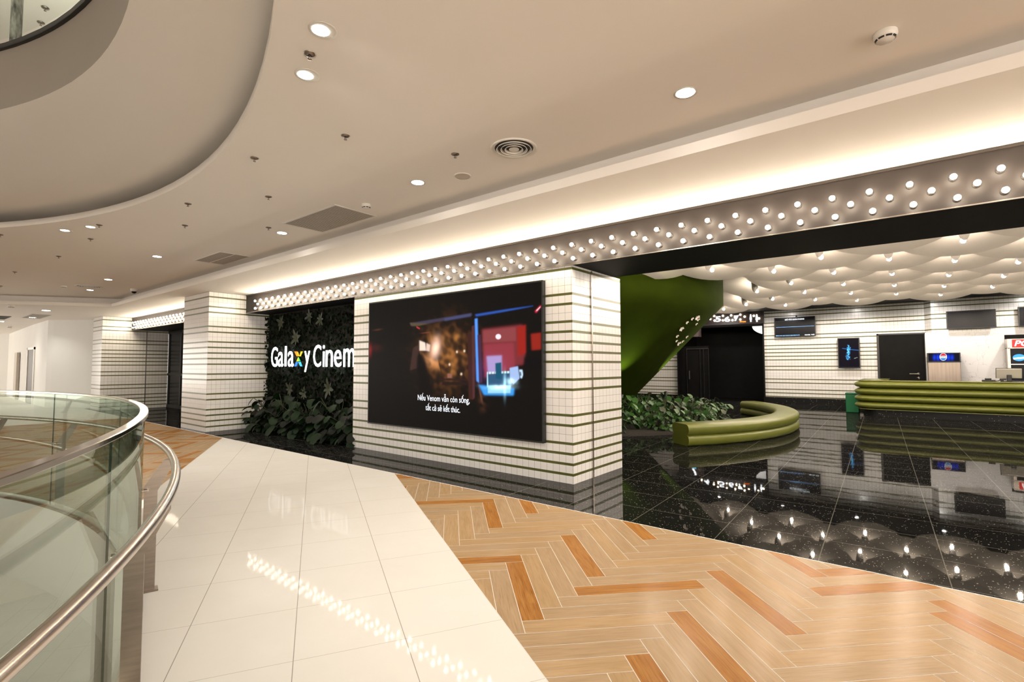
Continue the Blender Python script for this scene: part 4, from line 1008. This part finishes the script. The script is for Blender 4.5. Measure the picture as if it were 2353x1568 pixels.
# white popcorn-like flowers on the cone
fl0 = None
FL = [(1599, 727, 1.3, 'highest, near the cone edge'), (1588, 730, .8, 'just left of the highest'), (1576, 738.5, .8, 'upper middle'), (1563, 753, 1.2, 'middle left, larger'), (1553.5, 770, .8, 'lower left'), (1552, 781, .7, 'lowest left'), (1557, 786.5, 1.2, 'lowest, larger and pinkish'), (1566, 782, .8, 'lowest right'), (1575.5, 771.5, .8, 'lower right edge'), (1597.5, 742, .7, 'upper right edge'), (1602, 732, .8, 'beside the highest')]
mw = mat('white_petal', (.75, .68, .64), .6)
def cone_hit(x, y):
    d = fw+R2*(x-W/2)/F-U2*(y-H/2)/F; best = None
    for i in range(4000):
        t = 9+i*.003; p = CP+t*d
        if sqrt((p[0]-CC[0])**2+(p[1]-CC[1])**2) < 1.08+p[2]*.955: return p
    return None
for x, y, s, wh in FL:
    p = cone_hit(x, y)
    if p is None: p = cone_hit(x-6, y)
    if p is None: continue
    a = atan2(p[1]-CC[1], p[0]-CC[0])
    if fl0 is None:
        b = MB()
        for k in range(5):
            vs, fs = leaf_verts(.07, .06, .5, -.3, 4)
            b.xf = Matrix.Rotation(k*2*pi/5, 4, 'X') @ Matrix.Rotation(-.9, 4, 'Y'); b.add(vs, fs, 0, True)
        b.xf = None; b.lathe([(.02, -.015), (.02, .015), (.001, .02)], 8, (0.0, 0, 0)); fl0 = b.build('paper_flower', mw); o = fl0
    else: o = fl0.copy(); COL.objects.link(o)
    o.location = (p[0]+.03*cos(a), p[1]+.03*sin(a), p[2]-.03); o.rotation_euler = (0, .75, a); o.scale = (s, s, s)
    tag(o, 'small white flower in the cluster on the green cone, '+wh, 'flower', 'white flowers on the cone')

# ---- scalloped lobby ceiling lights
def petal_proto():
    r = empty('disc_ceiling_light', (0, 0, 0))
    b = MB(); nr, na = 8, 36; R = 1.05; vs = []; fs = []
    def zf(x, y):
        rr = sqrt(x*x+y*y)/R
        return -.20*y-.05*(x/R)**2-(.14*(y/R)**2 if y > 0 else 0.)
    r0 = .10
    for j in range(nr+1):
        rad = r0+(R-r0)*j/nr
        for i in range(na):
            a = 2*pi*i/na; x, y = rad*cos(a), rad*sin(a); vs.append((x, y, zf(x, y)))
    for j in range(nr):
        for i in range(na): fs.append((j*na+i, j*na+(i+1) % na, (j+1)*na+(i+1) % na, (j+1)*na+i))
    b.add(vs, fs, 0, True); b.build('fabric_disc', M['fabric'], r)
    b = MB(); nu, nv_ = 10, 6; v = []
    for j in range(nv_+1):
        for i in range(nu+1):
            u_ = -1+2*i/nu; t_v = j/nv_
            v.append((.10*u_, -.30+.07*u_*u_, .03-.36*t_v*sqrt(max(.02, 1-u_*u_*.98))))
    b.add(v, [(j*(nu+1)+i, j*(nu+1)+i+1, (j+1)*(nu+1)+i+1, (j+1)*(nu+1)+i) for j in range(nv_) for i in range(nu)], 0, True)
    b.xf = Matrix.Rotation(.5, 4, 'Z'); b.xf = None
    b.build('fabric_tongue', M['tongue'], r)
    b = MB(); b.tube([(0, 0, .26), (0, 0, -.13)], .006, 6); b.tube([(0, 0, -.13), (0, 0, -.23)], .026, 12); b.build('lamp_holder', M['greyplastic'], r)
    b = MB(); b.lathe([(.001, -.315), (.022, -.310), (.036, -.292), (.040, -.272), (.034, -.248), (.02, -.23)], 14, (0, 0, 0)); b.build('light_bulb', M['bulb_in'], r)
    return r
ORD = ['first', 'second', 'third', 'fourth', 'fifth', 'sixth', 'seventh', 'eighth', 'ninth', 'tenth', 'eleventh', 'twelfth', 'thirteenth', 'fourteenth', 'fifteenth', 'sixteenth', 'seventeenth']
pp = petal_proto(); first = True
for j in range(-4, 13):
    y = 11.31+1.03*j; col = 0
    if y > 20.1 or y < 8.1: continue
    for i in range(-9, 9):
        if (i+j) % 2: continue
        x = -3.36+1.03*i
        if sqrt((x-CC[0])**2+(y-CC[1])**2) < 4.95: continue
        u_, v_ = px((x, y, 3.73))
        um, _ = px((x-1.06, y, 3.6)); uM, _ = px((x+1.06, y, 3.6))
        if uM < 1390 or um > 2420: continue
        if first: o = pp; first = False
        else: o = copy_tree(pp)
        o.location = (x, y, 3.975)
        tag(o, 'white fabric ceiling disc with bulb, %s row from the beam, %s from left' % (ORD[j+3], ORD[col]), 'ceiling lamp', 'scalloped disc lights on the lobby ceiling'); col += 1

# ---- ceiling fittings of the gallery
def downlight(x, y, z, label, power=P_DOWN, tilt=0, s=1.0, group='recessed downlights'):
    r = empty('downlight', (x, y, z), 0, label, 'downlight', group)
    b = MB(); b.lathe([(.072*s, -.001), (.088*s, -.004), (.088*s, 0), (.072*s, .0), (.066*s, .03)], 32, (0, 0, 0)); b.build('trim_ring', M['whiteplastic'], r)
    b = MB(); b.lathe([(.001, -.0015), (.071*s, -.0015)], 32, (0, 0, 0)); b.build('reflector', M['whiteplastic'], r)
    k_ = 0 if tilt < .1 or power < 55 else .016
    b = MB(); b.lathe([(.001, -.003), (.069*s-k_, -.003)], 32, (-k_*.75, -k_*.5, 0)); b.build('lens', M['lamp'], r)
    l = bpy.data.lights.new('downlight_beam', 'SPOT'); l.energy = power; l.spot_size = radians(130); l.spot_blend = .9; l.color = (1, .95, .88); l.shadow_soft_size = .07
    o = bpy.data.objects.new('downlight_beam', l); COL.objects.link(o); o.parent = r; o.location = (0, 0, -.02); o.rotation_euler = (tilt, 0, 0)
    return r
DL = [(742, 70, 'bright round downlight nearest the curved ceiling edge, above the other of its pair'), (706, 173, 'lower of the two bright downlights beside the curved ceiling edge'),
      (151, 530, 'left one of the two bright downlights just below the curved ceiling lip'), (210, 522, 'right one of the two bright downlights just below the curved ceiling lip'),
      (1575, 214, 'round downlight alone in the right part of the gallery ceiling'), (960, 420, 'round downlight left of the flush speaker'), (648, 536, 'small downlight beside the near slatted grille'),
      (361, 590, 'small downlight left of the far slatted grille'), (249, 643, 'small downlight third from the far end of the gallery row'), (207, 667, 'small downlight beside the far round diffuser')]
for x, y, lab in DL:
    p = at(x, y, 'Z', ZC-.003)
    downlight(p[0], p[1], ZC-.001, lab, 60 if p[1] < 3 and p[0] > -12 else (20 if p[0] > -2 else 42), .62 if p[1] < 3 else 0)
for x, y, lab in ((106, 714, 'downlight in the low soffit, right of the dark slot'), (74, 730, 'downlight in the low soffit on the small square grille'), (1, 739, 'downlight in the low soffit at the left picture edge')):
    p = at(x, y, 'Z', ZS-.003); downlight(p[0], p[1], ZS-.001, lab, 60, s=1.5)
for x, y in ((-.9, 1.3), (.6, -.8), (2.2, -1.6), (1.2, .9), (4.2, 1.2)):  # unseen lamps added to light the near floor and the shopfront
    downlight(x, y, ZC-.001, 'unseen round downlight added behind the photographer as fill', P_DOWN*.9, .62)
for k in range(6):  # hidden lamps added because the upper back wall came out dim
    downlight(-6.5+2.4*k, 22.2, 3.928, 'unseen downlight added in the lobby ceiling strip to brighten the back wall', 120, .5, group='downlights added to brighten the lobby back wall')
def sprinkler():
    r = empty('sprinkler', (0, 0, 0))
    b = MB(); b.lathe([(.042, 0), (.040, -.006), (.026, -.012), (.016, -.014)], 20, (0, 0, 0)); b.build('escutcheon', M['steel_post'], r)
    b = MB(); b.tube([(0, 0, -.003), (0, 0, -.018)], .010, 10); b.tube([(.009, 0, -.017), (.011, 0, -.027), (.004, 0, -.036)], .003, 6); b.tube([(-.009, 0, -.017), (-.011, 0, -.027), (-.004, 0, -.036)], .003, 6)
    b.lathe([(.001, -.036), (.014, -.036), (.015, -.040), (.001, -.040)], 14, (0, 0, 0)); b.build('nozzle', M['steel_post'], r)
    return r
spk = sprinkler(); f_ = True
for x, y, lab in ((712, 124, 'between the two nearest bright downlights'), (794, 312, 'in open ceiling left of the round diffuser'), (585, 363, 'nearest the bend of the curved ceiling edge'), (1046, 354, 'just above the flush speaker'),
                  (617, 452, 'above and left of the near slatted grille'), (617, 523, 'beside the downlight left of the near grille'), (432, 468, 'below the curved lip, halfway to the left'), (425, 518, 'left of the near slatted grille, in open ceiling'),
                  (228, 517, 'touching the right of the paired downlights'), (208, 549, 'just below the paired downlights'), (135, 589, 'in the orange-lit ceiling at left'), (34, 625, 'in the orange-lit ceiling near the left edge'), (0, 539, 'cut by the left picture edge, upper'), (2, 657, 'cut by the left picture edge, lower')):
    p = at(x, y, 'Z', ZC)
    if f_: o = spk; f_ = False
    else: o = copy_tree(spk)
    o.location = (p[0], p[1], ZC-.001); tag(o, 'small chrome sprinkler head, '+lab, 'sprinkler', 'sprinklers in the gallery ceiling')
def detector(x, y, z, lab, s=1.0):
    p = at(x, y, 'Z', z); r = empty('smoke_detector', (p[0], p[1], z-.001), 0, lab, 'smoke detector', 'smoke detectors')
    b = MB(); b.lathe([(.062*s, 0), (.064*s, -.02*s), (.058*s, -.034*s), (.044*s, -.05*s), (.001, -.056*s)], 28, (0, 0, 0)); b.build('housing', M['whiteplastic'], r)
    b = MB()
    for k in range(8):
        a = 2*pi*k/8; b.lathe([(.0555*s, -.039*s), (.048*s, -.0475*s)], 3, (0, 0, -.0008), 0, False, a+.08, a+2*pi/8-.08)
    b.build('vent_slots', M['slot'], r)
    return r
detector(2034, 75, ZC, 'white smoke detector with black slots at the top right of the ceiling', 1.05)
detector(842, 470, ZC, 'white smoke detector at the corner of the near slatted grille')
detector(147, 657, ZC, 'small smoke detector left of the far round diffuser')
detector(26, 702, ZS, 'small smoke detector in the low soffit at far left', 1.3)
detector(22, 750, ZS, 'tiny smoke detector deep in the corridor soffit', 1.3)
# dome camera
p = at(308, 664, 'Z', ZC); r = empty('dome_camera', (p[0], p[1], ZC-.001), 0, 'white dome security camera near the far corner of the bulkhead', 'camera')
b = MB(); b.lathe([(.085, 0), (.08, -.06), (.06, -.075)], 24, (0, 0, 0)); b.build('housing', M['whiteplastic'], r)
b = MB(); b.lathe([(.06, -.07), (.052, -.105), (.03, -.125), (.001, -.13)], 20, (0, 0, 0)); b.build('dome', M['screen_black'], r)
# flush speaker
p = at(1063, 404, 'Z', ZC); r = empty('ceiling_speaker', (p[0], p[1], ZC-.001), 0, 'flush round speaker grille in the ceiling beside a sprinkler', 'speaker')
b = MB(); b.lathe([(.098, 0), (.096, -.006), (.086, -.008)], 36, (0, 0, 0)); b.build('rim', M['whiteplastic'], r)
b = MB(); b.lathe([(.086, -.006), (.001, -.007)], 36, (0, 0, 0)); b.build('mesh_grille', M['greyplastic'], r)
# round diffusers
def diffuser(x, y, lab, R):
    p = at(x, y, 'Z', ZC); r = empty('round_diffuser', (p[0], p[1], ZC-.001), 0, lab, 'air diffuser')
    b = MB(); b.lathe([(R, 0), (R, -.008), (R*.93, -.014), (R*.80, .012), (R*.80, .05)], 48, (0, 0, 0)); b.build('outer_ring', M['whiteplastic'], r)
    for k, f in enumerate((.74, .56, .38)):
        b = MB(); b.lathe([(R*f, -.018), (R*(f+.02), -.018), (R*(f-.13), .03), (R*(f-.15), .03), (R*f, -.018)], 40, (0, 0, 0)); b.build('inner_ring', M['whiteplastic'], r)
    b = MB(); b.lathe([(R*.22, -.012), (.001, -.014)], 32, (0, 0, 0)); b.lathe([(R*.22, -.012), (R*.12, .03)], 32, (0, 0, 0)); b.build('centre_cap', M['whiteplastic'], r)
    b = MB(); b.lathe([(R*.82, -.001), (.001, -.001)], 40, (0, 0, 0)); b.build('duct_opening', M['slot'], r)
diffuser(1181, 341, 'round ceiling diffuser with concentric rings above the video screen', .232)
diffuser(204, 658.5, 'far round ceiling diffuser beside a small downlight', .29)
# slatted grilles
def grille(x0, x1, y0, y1, lab, n, z=ZC, split=False):
    r = empty('ceiling_grille', ((x0+x1)/2, (y0+y1)/2, z-.001), 0, lab, 'air grille'); hx, hy = (x1-x0)/2, (y1-y0)/2
    b = MB(); e = .025
    b.box(-hx-e, hx+e, -hy-e, -hy, -.008, 0); b.box(-hx-e, hx+e, hy, hy+e, -.008, 0); b.box(-hx-e, -hx, -hy, hy, -.008, 0); b.box(hx, hx+e, -hy, hy, -.008, 0)
    if split: b.box(-hx, hx, -.01, .01, -.008, 0)
    b.build('frame', M['whiteplastic'], r)
    b = MB(); b.box(-hx, hx, -hy, hy, -.002, 0); b.build('duct_opening', M['slot'], r)
    b = MB()
    for k in range(n):
        yy = -hy+(k+.5)*2*hy/n; q_ = hy/n
        b.box(-hx, hx, yy-q_*.62, yy+q_*.62, -.005, -.0035)
    b.build('slats', M['greyplastic'], r)
grille(-7.26, -5.91, 3.66, 4.28, 'near rectangular slatted grille beside the bulkhead', 22)
grille(-11.22, -10.02, 3.84, 4.37, 'far two-part slatted grille beside the bulkhead', 18, split=True)
p = at(80, 727, 'Z', ZS); grille(p[0]-1.1, p[0]+1.1, p[1]-.22, p[1]+.3, 'small slatted grille in the low soffit at far left', 12, ZS)
p = at(25, 730, 'Z', ZS); b = MB(); b.box(-1.2, .6, -1.2, .05, -.01, 0); b.build('linear_slot', M['slot'], label='long dark slot in the low soffit at the left picture edge', cat='air slot', loc=(p[0], p[1]-.1, ZS-.001))

# ---- balustrade round the void
bal = empty('balustrade', (OC[0], OC[1], 0), 0, 'curved glass balustrade with steel cap rail, posts and tube handrail', 'railing')
def arcp(R, a): return (R*cos(a), R*sin(a))
def ang_at_x(x, R=R_GL): return math.acos((x-OC[0])/R)
A0, A1 = radians(12), radians(165)
def ring_part(name, prof, a0, a1, m_, n=150):
    b = MB(); b.sweep([arcp(1.0*R_GL, a) for a in np.linspace(a1, a0, 420)], prof, 0, True, smooth=False)
    return b.build(name, m_, bal)
# sweep goes clockwise, right-hand normal points to the void centre, so out is negative
def ringprof(offs): return [(-o, z) for o, z in offs]
ring_part('cap_rail', ringprof([(-.022, 1.283), (.022, 1.283), (.024, 1.286), (.024, 1.304), (.021, 1.307), (-.021, 1.307), (-.024, 1.304), (-.024, 1.286)]), A0, A1, M['steel2'])
jx = [-12.2, -9.95, -7.8, -5.74, -4.25, -2.74, -1.2, .35]
ja = [ang_at_x(x) for x in jx]; ja = [min(A1, ja[0]+.22)]+ja+[A0]
for a_, c_ in zip(ja[:-1], ja[1:]):
    b = MB(); g = -.0003
    pth = [arcp(R_GL, a) for a in np.linspace(a_-g, c_+g, 70)]
    b.sweep(pth, ringprof([(-.004, 1.284), (-.004, .03)])); b.sweep(pth, ringprof([(.004, .03), (.004, 1.284)]))
    b.sweep(pth, ringprof([(-.004, .03), (.004, .03)]), smooth=False); b.sweep(pth, ringprof([(.004, 1.284), (-.004, 1.284)]), smooth=False)
    b.build('glass_panel', M['glass'], bal)
for a_ in ja[1:-1]:
    b = MB(); b.sweep([arcp(R_GL, a) for a in (a_+.00035, a_-.00035)], ringprof([(-.0042, .03), (.0042, .03), (.0042, 1.284), (-.0042, 1.284)]), 0, True, smooth=False); b.build('glass_joint', M['glass_edge'], bal)
b = MB(); b.sweep([arcp(R_GL, a) for a in np.linspace(A1, A0, 120)], ringprof([(-.03, .001), (.03, .001), (.03, .035), (-.03, .035)]), 0, True, smooth=False); b.build('base_channel', M['steel'], bal)
b = MB(); b.tube([(*arcp(R_TB, a), .94) for a in np.linspace(A0, A1, 160)], .0255, 20); b.build('tube_handrail', M['steel'], bal)
post0 = None
for x in (-12.4, -10.85, -9.25, -7.75, -6.1, -4.32, -2.93, -1.5, -.1):
    a = ang_at_x(x, 8.45)
    if post0 is None:
        b = MB(); th = .006
        pr_ = [(8.42, 0), (8.50, 0), (8.50, .70), (8.60, .90), (8.60, .925), (8.54, .925), (8.42, .74)]
        v = [(r, -th, z) for r, z in pr_]+[(r, th, z) for r, z in pr_]; n = len(pr_)
        b.add(v, [tuple(range(n)), tuple(range(2*n-1, n-1, -1))]+[(i, i+n, (i+1) % n+n, (i+1) % n) for i in range(n)])
        b.box(8.40, 8.52, -.045, .045, 0, .008)
        post0 = b.build('post', M['steel_post'], bal); o = post0
        b = MB()
        for yy in (-.028, .028):
            b.tube([(8.44, yy, .715), (8.385, yy, .715)], .0065, 8); b.tube([(8.388, yy, .715), (8.377, yy, .715)], .016, 10)
        b.tube([(8.44, -.03, .715), (8.44, .03, .715)], .009, 8)
        b.build('glass_clamp', M['steel2'], o)
    else: o = copy_tree(post0)
    o.parent = bal; o.rotation_euler.z = a
# upper gallery balustrade
ub = empty('upper_balustrade', (BC[0], BC[1], ZU2), 0, 'upper floor glass balustrade with dark base rail above the ceiling opening', 'railing')
b = MB(); b.lathe([(R_B-.03, 0), (R_B+.05, 0), (R_B+.05, .045), (R_B-.03, .045), (R_B-.03, 0)], 120, (0, 0, 0)); b.build('base_rail', mat('dark_rubber_rail', (.012, .011, .011), .5), ub)
b = MB(); b.lathe([(R_B+.01, .12), (R_B+.01, 1.1)], 120, (0, 0, 0)); b.build('glass_panel', M['glass'], ub)
for x, wd_ in ((19, .012), (192, .012)):
    d_ = at(x, 60, 'Z', 5.0); a = None
    for k in range(2000):
        aa = radians(40+k*.06); u_, v_ = px((BC[0]+R_B*cos(aa), BC[1]+R_B*sin(aa), 5.05))
        if abs(u_-x) < 1.5 and v_ < 140: a = aa; break
    if a is None: a = radians(90)
    b = MB(); b.box(R_B-.012, R_B+.012, -wd_/2, wd_/2, .1, 1.1); o = b.build('glass_joint', M['glass_edge'], ub); o.rotation_euler.z = a
# column with silver wrap behind it
p = at(35, 60, 'Z', 5.6); d_ = np.array(p[:2])/np.linalg.norm(p[:2]); cpos = d_*9.2
p = at(35, 107, 'Z', ZU2); k_ = 1+.55/sqrt(p[0]**2+p[1]**2); q = (p[0]*k_, p[1]*k_)
b = MB(); b.lathe([(.045, 0), (.045, 3.2)], 20, (0, 0, 0)); o = b.build('wrapped_column', mat_noisy('crumpled_silver_foil', (.85, .87, .83), (.06, .07, .055), 26, .2, .6, .3, (1, 1, .3)), label='slim column wrapped in silver foil on the upper floor', cat='column', loc=(q[0], q[1], ZU2-.1))
for x, y, lab in ((104, 17, 'upper'), (94, 51, 'lower')):
    o = copy_tree(spk); p = at(x, y, 'Z', 8.1); o.location = (p[0], p[1], 8.09); o.scale = (1.4, 1.4, 1.4); tag(o, 'sprinkler on the upper floor ceiling seen through the glass, %s one' % lab, 'sprinkler', 'upper floor sprinklers')
